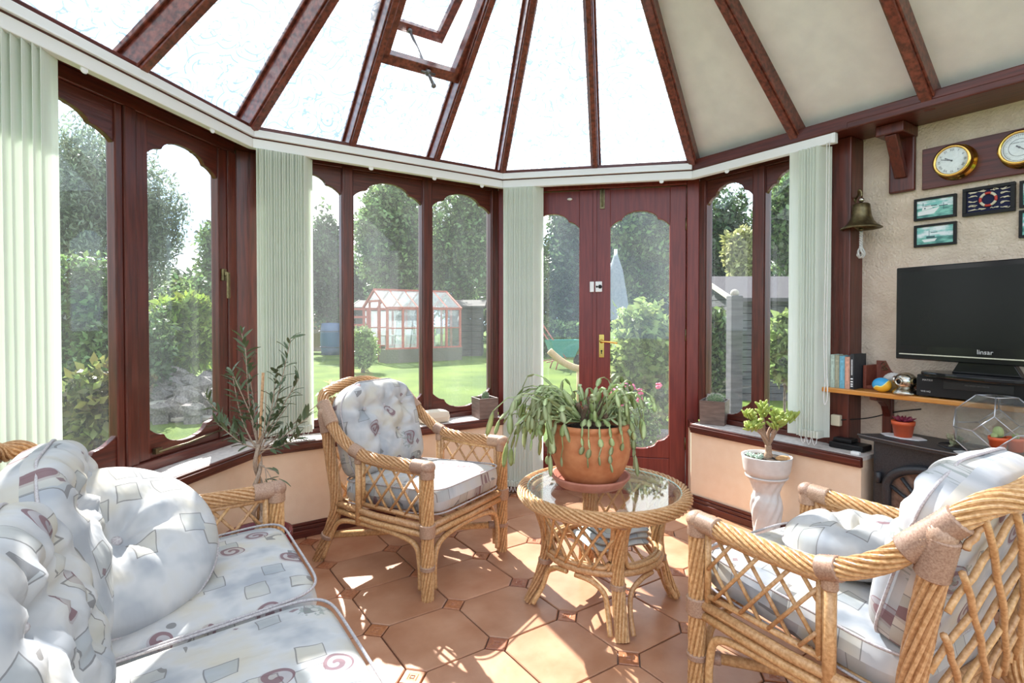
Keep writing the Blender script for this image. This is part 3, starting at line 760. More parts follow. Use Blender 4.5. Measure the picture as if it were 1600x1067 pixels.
blind(WL, -2.3, -1.005, [-0.28, -0.9], 2.034, 0.45, None, None, 'wide pale green vertical blind at the left edge behind the sofa', 0.030, RAD(24), strip=True, chain=False)
b2 = blind(WLD, 0.045, 0.285, [0.62, 1.02, 1.36], 2.034, 0.560, None, None, 'pale green vertical blind gathered beside the olive plant', 0.0135, RAD(44))
b3 = blind(WB, 0.040, 0.240, [1.02], 2.034, 0.055, None, None, 'narrow floor length vertical blind left of the double door', 0.0115, RAD(44))
b4 = blind(WR, 0.700, 0.80, [0.24], 2.034, 0.565, None, 0.835, 'short vertical blind gathered against the dark corner post', 0.0145, RAD(62), strip=False, extra=(0.668, RAD(12)))
c = MB()
for dx, zb in ((0.812, 0.80), (0.824, 0.74)):
    c.tube(spline([(dx, -0.006, 2.04), (dx, -0.008, 1.5), (dx-0.004, -0.01, 1.1), (dx+0.004, -0.012, zb+0.05)], 6), 0.0022, 5)
c.tube(spline([(0.816, -0.012, 0.85), (0.812, -0.014, 0.77), (0.82, -0.016, 0.74), (0.83, -0.014, 0.78), (0.828, -0.012, 0.87)], 5), 0.0022, 5)
c.build('pull_cord', m_cord, b4)
MB().bx(0.822, 0.846, 0.002, 0.034, 2.033, 2.085).build('end_cap', m_white, b4, bev=0.004)
# ------------------------------------------------------------------ cushions
def cushion(w, d, th, outline='rect', q=0.32, crown=0.02, tufts=(), nu=34, nv=34, warp=None, v0=0.3, sag=None, tk=1.0):
    """soft pad in its own plane: x across, y up/back, z out of the face"""
    mb = MB(); top = []; bot = []
    def shape(u, v):
        if outline == 'round':
            r = max(abs(u), abs(v)); L = sqrt(u*u+v*v) or 1; x, y = u/L*r, v/L*r; e = max(0, 1-r**5)**q
        else:
            x, y = u*(1-0.09*abs(v)**9), v*(1-0.09*abs(u)**9)
            if outline == 'tomb' and v > v0: k = (v-v0)/(1-v0); x = x*sqrt(max(0.0, 1-0.62*k**2.6))
            e = max(0, (1-abs(u)**8)*(1-abs(v)**8))**q
        return x*w/2, y*d/2, e
    ed = lambda i, n: sin(pi*(i/n-0.5))*0.45 + (2*i/n-1)*0.55
    for j in range(nv+1):
        for i in range(nu+1):
            u, v = ed(i, nu), ed(j, nv); x, y, e = shape(u, v)
            z = th/2*e + crown*max(0, (1-u*u))*max(0, (1-v*v))
            for (tx, ty, dep, sg) in tufts:
                dd = sqrt((x-tx)**2+(y-ty)**2); a = atan2(y-ty, x-tx)
                z -= dep*math.exp(-(dd/sg)**2)*e + 0.22*dep*cos(a*7+tx*40)*math.exp(-(dd/(2.2*sg))**2)*min(1, dd/sg)*e
            top.append(Vector((x, y, z))); bot.append(Vector((x, y, -th/2*e)))
    n1 = nu+1; fs = []
    for j in range(nv):
        for i in range(nu):
            a = j*n1+i; fs.append((a, a+1, a+n1+1, a+n1))
    nT = len(top); vs = top+bot
    if warp: wv = [warp(v) for v in vs]
    else: wv = vs
    mb.add(wv, fs + [tuple(nT+k for k in reversed(f)) for f in fs], True)
    for k, v in enumerate(vs): mb.uv[k] = (v.x + (0 if k < nT else 0.31), v.y)
    ring = [i for i in range(n1)] + [j*n1+nu for j in range(1, nv+1)] + [nv*n1+i for i in range(nu-1, -1, -1)] + [j*n1 for j in range(nv-1, 0, -1)]
    mb.ring = [wv[k] for k in ring]
    return mb
def seg_lattice(x0, x1, y0, y1, sp, slope):
    """parallel slanted lines clipped to a rectangle -> list of ((x,y),(x,y))"""
    out = []; L = (y1-y0)/abs(slope)
    x = x0 - L + sp*0.5
    while x < x1:
        a = (x, y0); b = (x+L, y1)
        if slope < 0: a, b = (x, y1), (x+L, y0)
        t0 = max(0, (x0-a[0])/(b[0]-a[0])); t1 = min(1, (x1-a[0])/(b[0]-a[0]))
        if t1 - t0 > 0.12:
            pa = (a[0]+(b[0]-a[0])*t0, a[1]+(b[1]-a[1])*t0); pb = (a[0]+(b[0]-a[0])*t1, a[1]+(b[1]-a[1])*t1)
            out.append((pa, pb))
        x += sp
    return out
def wrap(parent, a, b, r, turns=None):
    a = Vector(a); b = Vector(b); L = (b-a).length; n = turns or max(3, int(L/0.007)); pts = []; rr = []
    for i in range(n*2+1): pts.append(a.lerp(b, i/(n*2))); rr.append(r*(1.0 if i % 2 else 0.93))
    mb = MB(); mb.tube(pts, rr, 14); return mb.build('binding', m_bind, parent)
def knuckle(parent, p, r, sc=(1, 1, 1)):
    mb = MB(); n = 14; vs = []
    mb.ball(p, (r*sc[0], r*sc[1], r*sc[2]), 16, 12)
    return mb.build('binding', m_bind, parent)

def rattan_seat(root, hw, seats, back_h=0.86, sy=0.03):
    sgn = (-1, 1)
    yF, yR = 0.30, -0.33
    # continuous twisted arm and top rail
    pts = []
    side = lambda s: [(s*hw, yF+0.0, 0.548), (s*hw*1.0, 0.16, 0.546), (s*(hw+0.004), 0.0, 0.548), (s*(hw+0.008), -0.11, 0.566), (s*(hw+0.01), -0.22, 0.625), (s*(hw+0.002), -0.315, 0.715), (s*(hw-0.035), -0.385, 0.790), (s*(hw-0.11), -0.42, back_h-0.025)]
    top = [(s_*max(0, hw-0.22), -0.435, back_h) for s_ in ((-1, 0, 1) if hw < 0.5 else (-1, -0.5, 0, 0.5, 1))]
    path = spline(side(-1) + top + list(reversed(side(1))), 10)
    MB().twisted(path, 0.027, 11, 16.0).build('arm_rail', m_rattan, root)
    for s in sgn:
        # legs
        MB().twisted([(s*hw, yF, 0.0), (s*hw, yF, 0.30), (s*hw, yF, 0.545)], 0.027, 11, 8.0).build('leg', m_rattan, root)
        lp = spline([(s*(hw-0.01), -0.40, 0.0), (s*(hw-0.015), -0.315, 0.17), (s*(hw-0.015), -0.272, 0.30), (s*(hw-0.005), -0.295, 0.50), (s*(hw+0.0), -0.335, 0.715)], 8)
        MB().twisted(lp, 0.028, 11, 7.0).build('leg', m_rattan, root)
        # bindings
        knuckle(root, (s*hw, yF+0.002, 0.552), 0.033, (1, 1, 0.85))
        wrap(root, (s*hw, yF, 0.505), (s*hw, yF, 0.545), 0.031)
        wrap(root, (s*hw, yF-0.075, 0.548), (s*hw, yF-0.01, 0.549), 0.031)
        wrap(root, (s*hw, yF, 0.262), (s*hw, yF, 0.315), 0.034)
        wrap(root, (s*hw, yF, 0.125), (s*hw, yF, 0.142), 0.032)
        wrap(root, (s*(hw-0.012), -0.335, 0.125), (s*(hw-0.013), -0.328, 0.142), 0.033)
        knuckle(root, (s*(hw+0.002), -0.332, 0.722), 0.031, (1, 1, 1))
        wrap(root, (s*(hw-0.003), -0.315, 0.63), (s*hw, -0.335, 0.72), 0.034)
        wrap(root, (s*(hw+0.008), -0.27, 0.67), (s*(hw-0.012), -0.36, 0.763), 0.033)
        wrap(root, (s*(hw+0.007), -0.085, 0.559), (s*(hw+0.008), -0.135, 0.575), 0.031)
        wrap(root, (s*hw, -0.105, 0.512), (s*hw, -0.105, 0.545), 0.020)
        # side posts and panel frame
        MB().tube([(s*hw, -0.105, 0.235), (s*hw, -0.105, 0.55)], 0.016, 10).build('arm_post', m_rattan, root)
        MB().tube([(s*(hw-0.004), -0.078, 0.325), (s*(hw-0.004), -0.078, 0.535)], 0.009, 8).build('arm_post', m_rattan, root)
        MB().tube([(s*(hw-0.004), 0.263, 0.31), (s*(hw-0.004), 0.263, 0.525)], 0.010, 8).build('arm_post', m_rattan, root)
        MB().tube([(s*(hw-0.004), -0.085, 0.524), (s*(hw-0.004), 0.10, 0.515), (s*(hw-0.004), 0.262, 0.518)], 0.009, 8).build('panel_rail', m_rattan, root)
        MB().tube([(s*(hw-0.004), -0.085, 0.332), (s*(hw-0.004), 0.262, 0.332)], 0.009, 8).build('panel_rail', m_rattan, root)
        for slope, off in ((1.25, 0.005), (-1.25, -0.006)):
            for (ya, za), (yb, zb) in seg_lattice(-0.074, 0.258, 0.335, 0.515, 0.088, slope):
                MB().tube([(s*(hw-0.004)+off, ya, za), (s*(hw-0.004)+off, yb, zb)], 0.0058, 6).build('cane', m_rattan, root)
        # side rails and curved brace
        for z, r in ((0.300, 0.015), (0.268, 0.014)):
            MB().tube([(s*hw, yF, z), (s*(hw+0.004), 0.0, z-0.004), (s*(hw-0.012), -0.27, z)], r, 8).build('seat_rail', m_rattan, root)
        MB().tube(spline([(s*(hw-0.004), yF-0.042, 0.03), (s*(hw-0.004), yF-0.046, 0.14), (s*(hw-0.004), yF-0.075, 0.215), (s*(hw-0.004), 0.10, 0.238), (s*(hw-0.006), -0.12, 0.238), (s*(hw-0.012), -0.25, 0.212), (s*(hw-0.012), -0.31, 0.13), (s*(hw-0.010), -0.362, 0.02)], 6), 0.012, 8).build('brace', m_rattan, root)
    for y, zz in ((yF, 0.0), (-0.272, 0.0)):
        for z, r in ((0.300, 0.015), (0.268, 0.014)):
            MB().tube([(-hw, y, z), (0, y+0.006, z), (hw, y, z)], r, 8).build('seat_rail', m_rattan, root)
    k = hw-0.045
    MB().tube(spline([(-k, yF, 0.03), (-k, yF, 0.14), (-k+0.035, yF, 0.215), (-k+0.16, yF, 0.24), (k-0.16, yF, 0.24), (k-0.035, yF, 0.215), (k, yF, 0.14), (k, yF, 0.03)], 6), 0.012, 8).build('brace', m_rattan, root)
    MB().tube([(-hw+0.01, yF-0.01, 0.134), (hw-0.02, -0.325, 0.134)], 0.016, 10).build('stretcher', m_rattan, root)
    d_ = (Vector((hw-0.02, -0.325, 0.134))-Vector((-hw+0.01, yF-0.01, 0.134))).normalized(); p_ = Vector((-hw+0.01, yF-0.01, 0.134))
    wrap(root, p_+d_*0.02, p_+d_*0.055, 0.020)
    # seat slats under the cushion
    nsl = 6 if hw < 0.5 else 14
    for i in range(nsl):
        x = -hw + 2*hw*(i+0.5)/nsl
        MB().tube([(x, yF-0.01, 0.305), (x, -0.27, 0.305)], 0.008, 6).build('slat', m_rattan, root)
    # woven back lattice, bowed
    def bk(x, z):
        t = (z-0.30)/(back_h-0.30); return Vector((x, -0.285 - 0.115*t - 0.03*cos(pi*x/(2*hw)), z))
    for slope, off in ((1.35, 0.008), (-1.35, -0.008)):
        for (xa, za), (xb, zb) in seg_lattice(-hw+0.01, hw-0.01, 0.30, back_h-0.06, 0.105, slope):
            m = 6; pp = []
            for i in range(m+1):
                v = bk(xa+(xb-xa)*i/m, za+(zb-za)*i/m); v.y += off*(0.8 if i % 2 else 0.3); pp.append(v)
            MB().tube(spline(pp, 2), 0.0078, 6).build('cane', m_rattan, root)
    # cushions
    cw = (2*hw-0.05)/seats
    for i in range(seats):
        cx = -hw+0.025+cw*(i+0.5)
        sc = cushion(cw-0.006, 0.60, 0.115, 'rect', q=0.22, crown=0.022, warp=lambda v, cx=cx: Vector((v.x+cx, v.y+sy, v.z+0.372+v.y*0.07)))
        so = sc.build('seat_cushion', m_fabric, root)
        for zz in (0.052, -0.050):
            rr = [Vector((p.x, p.y, p.z+zz)) for p in sc.ring]
            pc = Vector((cx, sy, 0.372+zz)); rr = [pc + (p-pc)*0.988 for p in rr]
            # round the corners of the piping
            MB().tube(spline(rr[::2], 2, closed=True), 0.0038, 6, closed=True).build('piping', m_piping, so)
        bw = cw-0.02; bd = back_h+0.015-0.395; tl = RAD(16)
        Mb = Matrix.Translation((cx, -0.205, 0.405)) @ Matrix.Rotation(tl, 4, 'X')
        def bwarp(v, Mb=Mb): 
            return Mb @ Vector((v.x, -(v.z), v.y + bd/2))
        tf = [(-0.13, 0.09, 0.045, 0.05), (0.0, 0.09, 0.045, 0.05), (0.13, 0.09, 0.045, 0.05), (-0.07, -0.04, 0.045, 0.05), (0.07, -0.04, 0.045, 0.05)]
        bc = cushion(bw, bd, 0.15, 'tomb', q=0.36, crown=0.035, tufts=tf, nu=48, nv=48, warp=None, v0=0.25)
        # face points forward (+y): flip so the tufted side looks to the front
        fv = []
        for v in bc.v: fv.append(tuple(Mb @ Vector((v[0], v[2], v[1]+bd/2))))
        bc.v = fv; bc.f = [f[::-1] for f in bc.f]
        bo_ = bc.build('back_cushion', m_fabric, root)
        pr = [Mb @ Vector((p.x, p.z+0.03, p.y+bd/2)) for p in bc.ring]
        MB().tube(spline(pr[::2], 2, closed=True), 0.0038, 6, closed=True).build('piping', m_piping, bo_)
        bt_ = MB()
        for (tx, ty, dp, sg) in tf: bt_.ball(Mb @ Vector((tx, 0.075+0.035*0.8-0.042, ty+bd/2)), 0.009, 8, 6)
        bt_.build('buttons', m_piping, bo_)

def facing(vx, vy): return atan2(-vx, vy)      # rotation that turns local +y to (vx, vy)
rs = Vector((0.85, -0.527)).normalized()
ch1 = empty('rattan_armchair', (-0.455, 2.655, 0), facing(rs.x, rs.y), 'rattan armchair with printed cushions in front of the three panel window', 'armchair', 'rattan armchairs')
rattan_seat(ch1, 0.285, 1, 0.835)
f2 = Vector((-0.5, 0.866)); l2 = Vector((-0.866, -0.5))
p2 = Vector((0.565, 1.667)) - l2*0.29 - f2*0.30
ch2 = copy_tree(ch1); ch2.location = (p2.x, p2.y, 0); ch2.rotation_euler = (0, 0, facing(f2.x, f2.y))
ch2['label'] = 'rattan armchair in the right foreground seen from behind its woven back'
sf = Vector((0.835, 0.55)).normalized(); sl_ = Vector((-sf.y, sf.x))
SHW = 0.95
p3 = Vector((-0.856, 1.978)) - sf*0.30 - sl_*SHW
so_ = empty('rattan_sofa', (p3.x, p3.y, 0), facing(sf.x, sf.y), 'long rattan sofa with three printed cushions along the left foreground', 'sofa')
rattan_seat(so_, SHW, 3, 0.825, 0.01)

# loose round pillow propped in the sofa corner
def loose_round(name, M, dia, label, group, cat='cushion'):
    e = empty(name, M.to_translation(), 0, label, cat, group)
    e.matrix_world = M
    c = cushion(dia, dia, 0.13, 'round', q=0.42, crown=0.02, tufts=[(0, 0, 0.065, 0.055)], nu=48, nv=48)
    b = c.build('pillow_pad', m_fabric, e)
    MB().tube(spline(c.ring[::2], 2, closed=True), 0.004, 6, closed=True).build('piping', m_piping, b)
    MB().ball((0, 0, 0.024), (0.014, 0.014, 0.007), 12, 8).build('button', m_piping, b)
    return e
def basis(pos, nrm, up):
    z = Vector(nrm).normalized(); y = Vector(up); y = (y - z*y.dot(z)).normalized(); x = y.cross(z)
    M = Matrix((x, y, z)).transposed().to_4x4(); M.translation = pos; return M
Ms = so_.matrix_world if False else Matrix.Translation((p3.x, p3.y, 0)) @ Matrix.Rotation(facing(sf.x, sf.y), 4, 'Z')
pc1 = Ms @ Vector((-0.0, 0, 0))
pp = Ms @ Vector((SHW*-1+0.26, 0.03, 0.56))
loose_round('round_pillow', basis(Vector((-1.035, 1.415, 0.575)), Vector((0.5, -0.38, 0.77)), (0, 0, 1)), 0.49, 'round buttoned printed cushion leaning in the corner of the sofa', 'loose round cushions')
M2 = Matrix.Translation((p2.x, p2.y, 0)) @ Matrix.Rotation(facing(f2.x, f2.y), 4, 'Z')
loose_round('round_pillow', basis(M2 @ Vector((0.06, 0.03, 0.500)), M2.to_3x3() @ Vector((0.02, 0.10, 0.99)), M2.to_3x3() @ Vector((0, 1, 0))), 0.36, 'round printed cushion lying flat on the right foreground armchair', 'loose round cushions')

# ------------------------------------------------------------------ round table
TC = Vector((0.378, 2.262)); TZ = 0.478
tb_ = empty('rattan_table', (TC.x, TC.y, 0), RAD(4), 'round rattan coffee table with a glass top between the armchairs', 'table')
ringpts = lambda r, z, n=72, a0=0.0, a1=2*pi: [Vector((r*cos(a0+(a1-a0)*i/n), r*sin(a0+(a1-a0)*i/n), z)) for i in range(n+1)]
MB().twisted(ringpts(0.330, TZ-0.026, 96), 0.028, 11, 17.0).build('top_ring', m_rattan, tb_)
MB().tube(ringpts(0.300, TZ-0.030, 60)[:-1], 0.012, 8, closed=True).build('inner_ring', m_rattan, tb_)
gm = MB(); gm.lathe([(0, TZ-0.014), (0.312, TZ-0.014), (0.315, TZ-0.011), (0.312, TZ-0.006), (0, TZ-0.006)], 64, smooth=False); gm.build('glass_top', m_tabglass, tb_)
gm = MB(); gm.tube(ringpts(0.3135, TZ-0.009, 72)[:-1], 0.0042, 8, closed=True); gm.build('glass_rim', mat('green_glass_edge', (0.45, 0.62, 0.55), rough=0.15), tb_)
rad_leg = lambda z: 0.232 + 0.075*((z-0.24)/0.22)**2 if z > 0.24 else 0.232 + 0.075*((0.24-z)/0.24)**1.6
for k in range(4):
    a = -pi/2 + k*pi/2
    pts = [Vector((rad_leg(z)*cos(a), rad_leg(z)*sin(a), z)) for z in [TZ-0.04 - (TZ-0.04)*i/24 for i in range(25)]]
    MB().twisted(pts, 0.026, 11, 7.0).build('leg', m_rattan, tb_)
    wrap(tb_, Vector((rad_leg(.43)*cos(a), rad_leg(.43)*sin(a), .425)), Vector((rad_leg(.46)*cos(a)*1.02, rad_leg(.46)*sin(a)*1.02, .462)), 0.031)
    wrap(tb_, pts[14]+Vector((0,0,0.0)), pts[14]-Vector((0,0,0.02)), 0.031)
    for s in (-1, 1):
        da = s*0.16; f = []
        for ang, z, rr in ((da*0.9, 0.015, 0.30), (da*1.0, 0.08, 0.262), (da*1.35, 0.145, 0.243), (da*2.6, 0.182, 0.235), (da*4.4, 0.192, 0.232)):
            f.append((rr*cos(a+ang), rr*sin(a+ang), z))
        MB().tube(spline(f, 6), 0.010, 8).build('brace', m_rattan, tb_)
MB().tube(ringpts(0.232, 0.215, 56)[:-1], 0.014, 8, closed=True).build('lower_ring', m_rattan, tb_)
MB().tube(ringpts(0.214, 0.235, 56)[:-1], 0.009, 8, closed=True).build('lower_ring', m_rattan, tb_)
for i in range(9):
    x = -0.18 + 0.045*i; L = sqrt(max(0, 0.228**2-x*x))
    MB().tube([(x, -L, 0.212), (x, L, 0.212)], 0.006, 6).build('shelf_cane', m_rattan, tb_)
def rside(z): t = (z-0.215)/(TZ-0.04-0.215); return 0.232 + 0.066*t*t
for k in range(4):
    a0 = -pi/2 + k*pi/2; lat = (k % 2 == 1)
    if lat:
        for slope in (1.0, -1.0):
            for (ua, va), (ub, vb) in seg_lattice(0.09, pi/2-0.09, 0.228, TZ-0.05, 0.24, slope*0.42):
                pp = []
                for i in range(7):
                    u = ua+(ub-ua)*i/6; v = va+(vb-va)*i/6; r_ = rside(v)+(0.006 if slope > 0 else -0.006); pp.append((r_*cos(a0+u), r_*sin(a0+u), v))
                MB().tube(pp, 0.0062, 6).build('cane', m_rattan, tb_)
    f = []
    for u, v in ((0.12, 0.42), (0.11, 0.32), (0.16, 0.245), (0.35, 0.235), (pi/4, 0.235), (pi/2-0.35, 0.235), (pi/2-0.16, 0.245), (pi/2-0.11, 0.32), (pi/2-0.12, 0.42), (pi/2-0.3, TZ-0.055), (pi/4, TZ-0.05), (0.3, TZ-0.055)):
        r_ = rside(v); f.append((r_*cos(a0+u), r_*sin(a0+u), v))
    MB().tube(spline(f, 5, closed=True), 0.009, 8, closed=True).build('bow', m_rattan, tb_)
# folded printed cloth on the lower shelf
fc = empty('folded_cloth', (TC.x+0.03, TC.y+0.005, 0.245), RAD(20), 'folded pale printed cloth lying on the lower shelf of the round table', 'cloth')
for i, (w_, d_) in enumerate(((0.27, 0.22), (0.25, 0.20), (0.23, 0.19))):
    cc = cushion(w_, d_, 0.026, 'rect', q=0.2, crown=0.004, nu=12, nv=12, warp=lambda v, i=i: Vector((v.x+0.01*i, v.y-0.006*i, v.z+0.013+0.024*i+0.006*sin(v.x*30))))
    cc.build('fold', m_fabric, fc)

# ------------------------------------------------------------------ potted forest cactus on its saucer
PTC = Vector((0.330, 2.300))
sa = empty('plant_saucer', (PTC.x, PTC.y, TZ-0.005), 0, 'terracotta saucer standing on the glass table under the trailing plant', 'saucer')
MB().lathe([(0, 0), (0.135, 0), (0.148, 0.012), (0.166, 0.036), (0.166, 0.042), (0.155, 0.042), (0.137, 0.014), (0, 0.012)], 48).build('saucer_dish', m_saucer, sa)
po = empty('potted_forest_cactus', (PTC.x, PTC.y, TZ+0.008), 0, 'trailing green forest cactus in a bulbous terracotta pot on the glass table', 'plant')
KP = 1.10
MB().lathe([(r_*KP, z_*1.12) for r_, z_ in [(0, 0), (0.088, 0.0), (0.105, 0.012), (0.128, 0.045), (0.148, 0.095), (0.153, 0.130), (0.148, 0.168), (0.139, 0.190), (0.140, 0.197), (0.147, 0.204), (0.147, 0.216), (0.140, 0.221), (0.130, 0.219), (0.127, 0.205), (0.127, 0.19), (0, 0.19)]], 56).build('pot', m_terra, po)
sm = MB(); sm.lathe([(0.127*KP, 0.216), (0.10, 0.226), (0.05, 0.232), (0, 0.235)], 24); sm.build('soil', m_soil, po)
m_cact = leafmat('forest_cactus_segments', (0.30, 0.38, 0.13), (0.58, 0.64, 0.36), trans=0.35, noise=9.0, isl=0.3)
m_bark = mat('brown_bark', (0.10, 0.055, 0.035), (0.22, 0.14, 0.09), rough=0.9, noise=20, bump=0.4, bscale=60)
rnd = random.Random(11)
wd = MB()
for i in range(9):
    a = rnd.uniform(0, 2*pi); r_ = rnd.uniform(0.0, 0.05)
    wd.tube(spline([(r_*cos(a), r_*sin(a), 0.225), (r_*1.3*cos(a), r_*1.3*sin(a), 0.27), (r_*2.1*cos(a+.4), r_*2.1*sin(a+.4), 0.325+0.02*i % 0.04)], 4), [0.014]*5+[0.010]*4, 7)
wd.build('woody_base', m_bark, po)
def segstem(mb, P, w):
    n = len(P)
    for i in range(n-1):
        a, b = P[i], P[i+1]; t = (b-a); L = t.length; t = t/L
        sd = t.cross(Vector((rnd.uniform(-.4,.4), rnd.uniform(-.4,.4), 1))).normalized(); nn = sd.cross(t)
        ww = w*rnd.uniform(0.8, 1.15); th = 0.0022; pr = ((0, .22), (.2, .75), (.55, 1.0), (.85, .8), (1.0, .28)); vs = []
        for k, wd_ in pr:
            c_ = a + t*(L*k)
            vs += [c_ - sd*ww*wd_, c_ + nn*th, c_ + sd*ww*wd_, c_ - nn*th]
        fs = []
        for k in range(4):
            for m_ in range(4): fs.append((k*4+m_, k*4+(m_+1) % 4, k*4+4+(m_+1) % 4, k*4+4+m_))
        fs += [(3,2,1,0), (16,17,18,19)]; mb.add(vs, fs, True)
for i in range(96):
    a = rnd.uniform(0, 2*pi)
    if i < 44: a = rnd.gauss(pi*1.03, 0.42)          # the thick left-hand fall
    elif i < 70: a = rnd.gauss(0.15, 0.7)
    elif abs(((a+pi/2+pi) % (2*pi))-pi) < 0.9: a += pi
    left = cos(a) < -0.3
    reach = rnd.uniform(0.08, 0.20) + (0.20 if left else 0.0)*rnd.random()
    rise = rnd.uniform(0.03, 0.17); drop = rnd.uniform(0.0, 0.24)*rnd.random()**0.5*(1.0 if reach > 0.16 else 0.35)
    r0 = rnd.uniform(0.01, 0.07); P = []
    nseg = rnd.randint(5, 9); bend = rnd.uniform(-.7, .7)
    for k in range(nseg+1):
        t = k/nseg; rr = r0 + reach*(1-(1-t)**1.7); z = 0.215 + rise*4*t*(1-t)*0.9 + rise*0.5*t - drop*t*t*1.15
        z = max(z, 0.205 + 0.02*(t < .4)) if rr < 0.15 else z
        P.append(Vector((rr*cos(a+bend*t), rr*sin(a+bend*t), 0.028 + z + rnd.uniform(-.004, .004))))
    mb = MB(); segstem(mb, P, rnd.uniform(0.009, 0.0145)); mb.build('stem', m_cact, po)
for i, (a, L) in enumerate(((-1.9, .10), (-1.75, .15), (-1.5, .14), (-1.25, .17), (-0.95, .09), (-0.35, .17), (-0.1, .20), (3.6, .12), (3.9, .16), (3.2, .18))):   # strands hanging down the face of the pot
    P = [Vector((0.06*cos(a), 0.06*sin(a), 0.26)), Vector((0.12*cos(a), 0.12*sin(a), 0.278)), Vector((0.168*cos(a), 0.168*sin(a), 0.258))]
    n = max(3, int(L/0.034))
    for k in range(n): P.append(Vector((0.180*cos(a+0.03*sin(k*2)), 0.180*sin(a+0.03*sin(k*2)), 0.25-L*(k+1)/n)))
    mb = MB(); segstem(mb, P, 0.012); mb.build('stem', m_cact, po)
# ------------------------------------------------------------------ things on and along the plaster wall
SHY = 0.02
SHX, SHZ = WR.hit(1281, 604, SHY)
sh = WR.root('wall_shelf', SHX, 0, SHZ, label='varnished pine shelf below the television on the plaster wall', cat='shelf')
MB().bx(0, XR1-SHX, SHY, TVY-0.001, -0.024, 0).build('shelf_board', m_pine, sh, bev=0.006)
for px in (1390, 1640):
    bxx = WR.hit(px, 640, TVY)[0] - SHX
    MB().bx(bxx-0.022, bxx+0.022, TVY-0.03, TVY-0.001, -0.30, -0.024).build('bracket_post', m_woodv, sh, bev=0.004)
    b = MB(); b.prism([(bxx-0.016, TVY-0.03, -0.026), (bxx-0.016, SHY+0.05, -0.026), (bxx-0.016, SHY+0.055, -0.045), (bxx-0.016, TVY-0.10, -0.06), (bxx-0.016, TVY-0.06, -0.085), (bxx-0.016, TVY-0.03, -0.14)], (0.032, 0, 0)); b.build('bracket_arm', m_woodv, sh, bev=0.003)
def shelf_x(px, py=605, y=0.12): return WR.hit(px, py, y)[0]
# books
bt0 = [((0.34, 0.42, 0.36), 'pale green book first from the dark post on the pine shelf', 0.165, 0.020), ((0.27, 0.27, 0.19), 'olive green book second from the dark post on the pine shelf', 0.163, 0.021),
       ((0.12, 0.31, 0.40), 'blue book in the middle of the row on the pine shelf', 0.160, 0.024), ((0.45, 0.24, 0.17), 'pinkish brown book beside the tall black book', 0.157, 0.023), ((0.020, 0.022, 0.025), 'tall black book with white spine lettering at the row end', 0.172, 0.017)]
bx_ = shelf_x(1300, 590, 0.06)
m_page = mat('book_pages', (0.62, 0.55, 0.42), rough=0.9)
for i, (colr, lab, hh, ww) in enumerate(bt0):
    e = WR.root('book', bx_+ww/2, 0.045, SHZ, label=lab, cat='book', group='books on the pine shelf'); mm = mat('book_cover_%d' % i, colr, tuple(min(1, c*1.3) for c in colr), rough=0.6, noise=10)
    c = MB(); c.bx(-ww/2, -ww/2+0.002, 0, 0.125, 0, hh); c.bx(ww/2-0.002, ww/2, 0, 0.125, 0, hh); c.bx(-ww/2, ww/2, -0.002, 0.002, 0, hh); c.build('cover', mm, e, bev=0.0008)
    MB().bx(-ww/2+0.002, ww/2-0.002, 0.002, 0.121, 0.003, hh-0.003).build('pages', m_page, e)
    if i == 4:
        w_ = MB()
        for z in (0.012, 0.022, 0.034, 0.048): w_.bx(-0.005, 0.005, -0.0032, -0.002, z, z+0.006)
        for k in range(14): w_.bx(-0.003, 0.003, -0.0032, -0.002, 0.07+k*0.0055, 0.073+k*0.0055)
        w_.build('spine_print', m_white, e)
    else:
        w_ = MB(); w_.bx(-0.006, 0.006, -0.0030, -0.002, hh*0.80, hh*0.86); w_.bx(-0.003, 0.003, -0.0030, -0.002, hh*0.25, hh*0.7); w_.build('spine_print', mat('spine_print_%d' % i, tuple(c*1.5 for c in colr), rough=0.7), e)
    bx_ += ww + 0.0012
# red wooden rack with printed tray behind the shells
m_rack = mat('red_brown_box', (0.16, 0.035, 0.02), (0.22, 0.055, 0.03), rough=0.45, noise=6)
rk = WR.root('wooden_rack', bx_+0.004, 0.155, SHZ, label='small dark red wooden letter rack with painted gold motifs beside the books', cat='rack')
MB().bx(0, 0.014, -0.03, 0.09, 0, 0.115).build('rack_side', m_rack, rk, bev=0.002)
MB().bx(0.014, 0.20, -0.03, 0.09, 0, 0.018).build('rack_base', m_rack, rk, bev=0.002)
b = MB(); b.prism([(0.014, 0.085, 0.018), (0.19, 0.085, 0.018), (0.19, 0.085, 0.055), (0.12, 0.085, 0.06), (0.075, 0.085, 0.085), (0.05, 0.085, 0.135), (0.014, 0.078, 0.135)], (0, 0.012, 0)); bb = b.build('rack_back', m_rack, rk)
gd = MB()
for (x, z, r_) in ((0.045, 0.118, 0.010), (0.043, 0.096, 0.007), (0.056, 0.096, 0.006), (0.075, 0.062, 0.015), (0.096, 0.064, 0.008), (0.115, 0.055, 0.006), (0.14, 0.056, 0.008)):
    gd.tube([(x+r_*cos(t*pi/6), 0.083, z+r_*sin(t*pi/6)) for t in range(12)], 0.0022, 5, closed=True)
gd.build('gold_motif', m_brassold, bb)
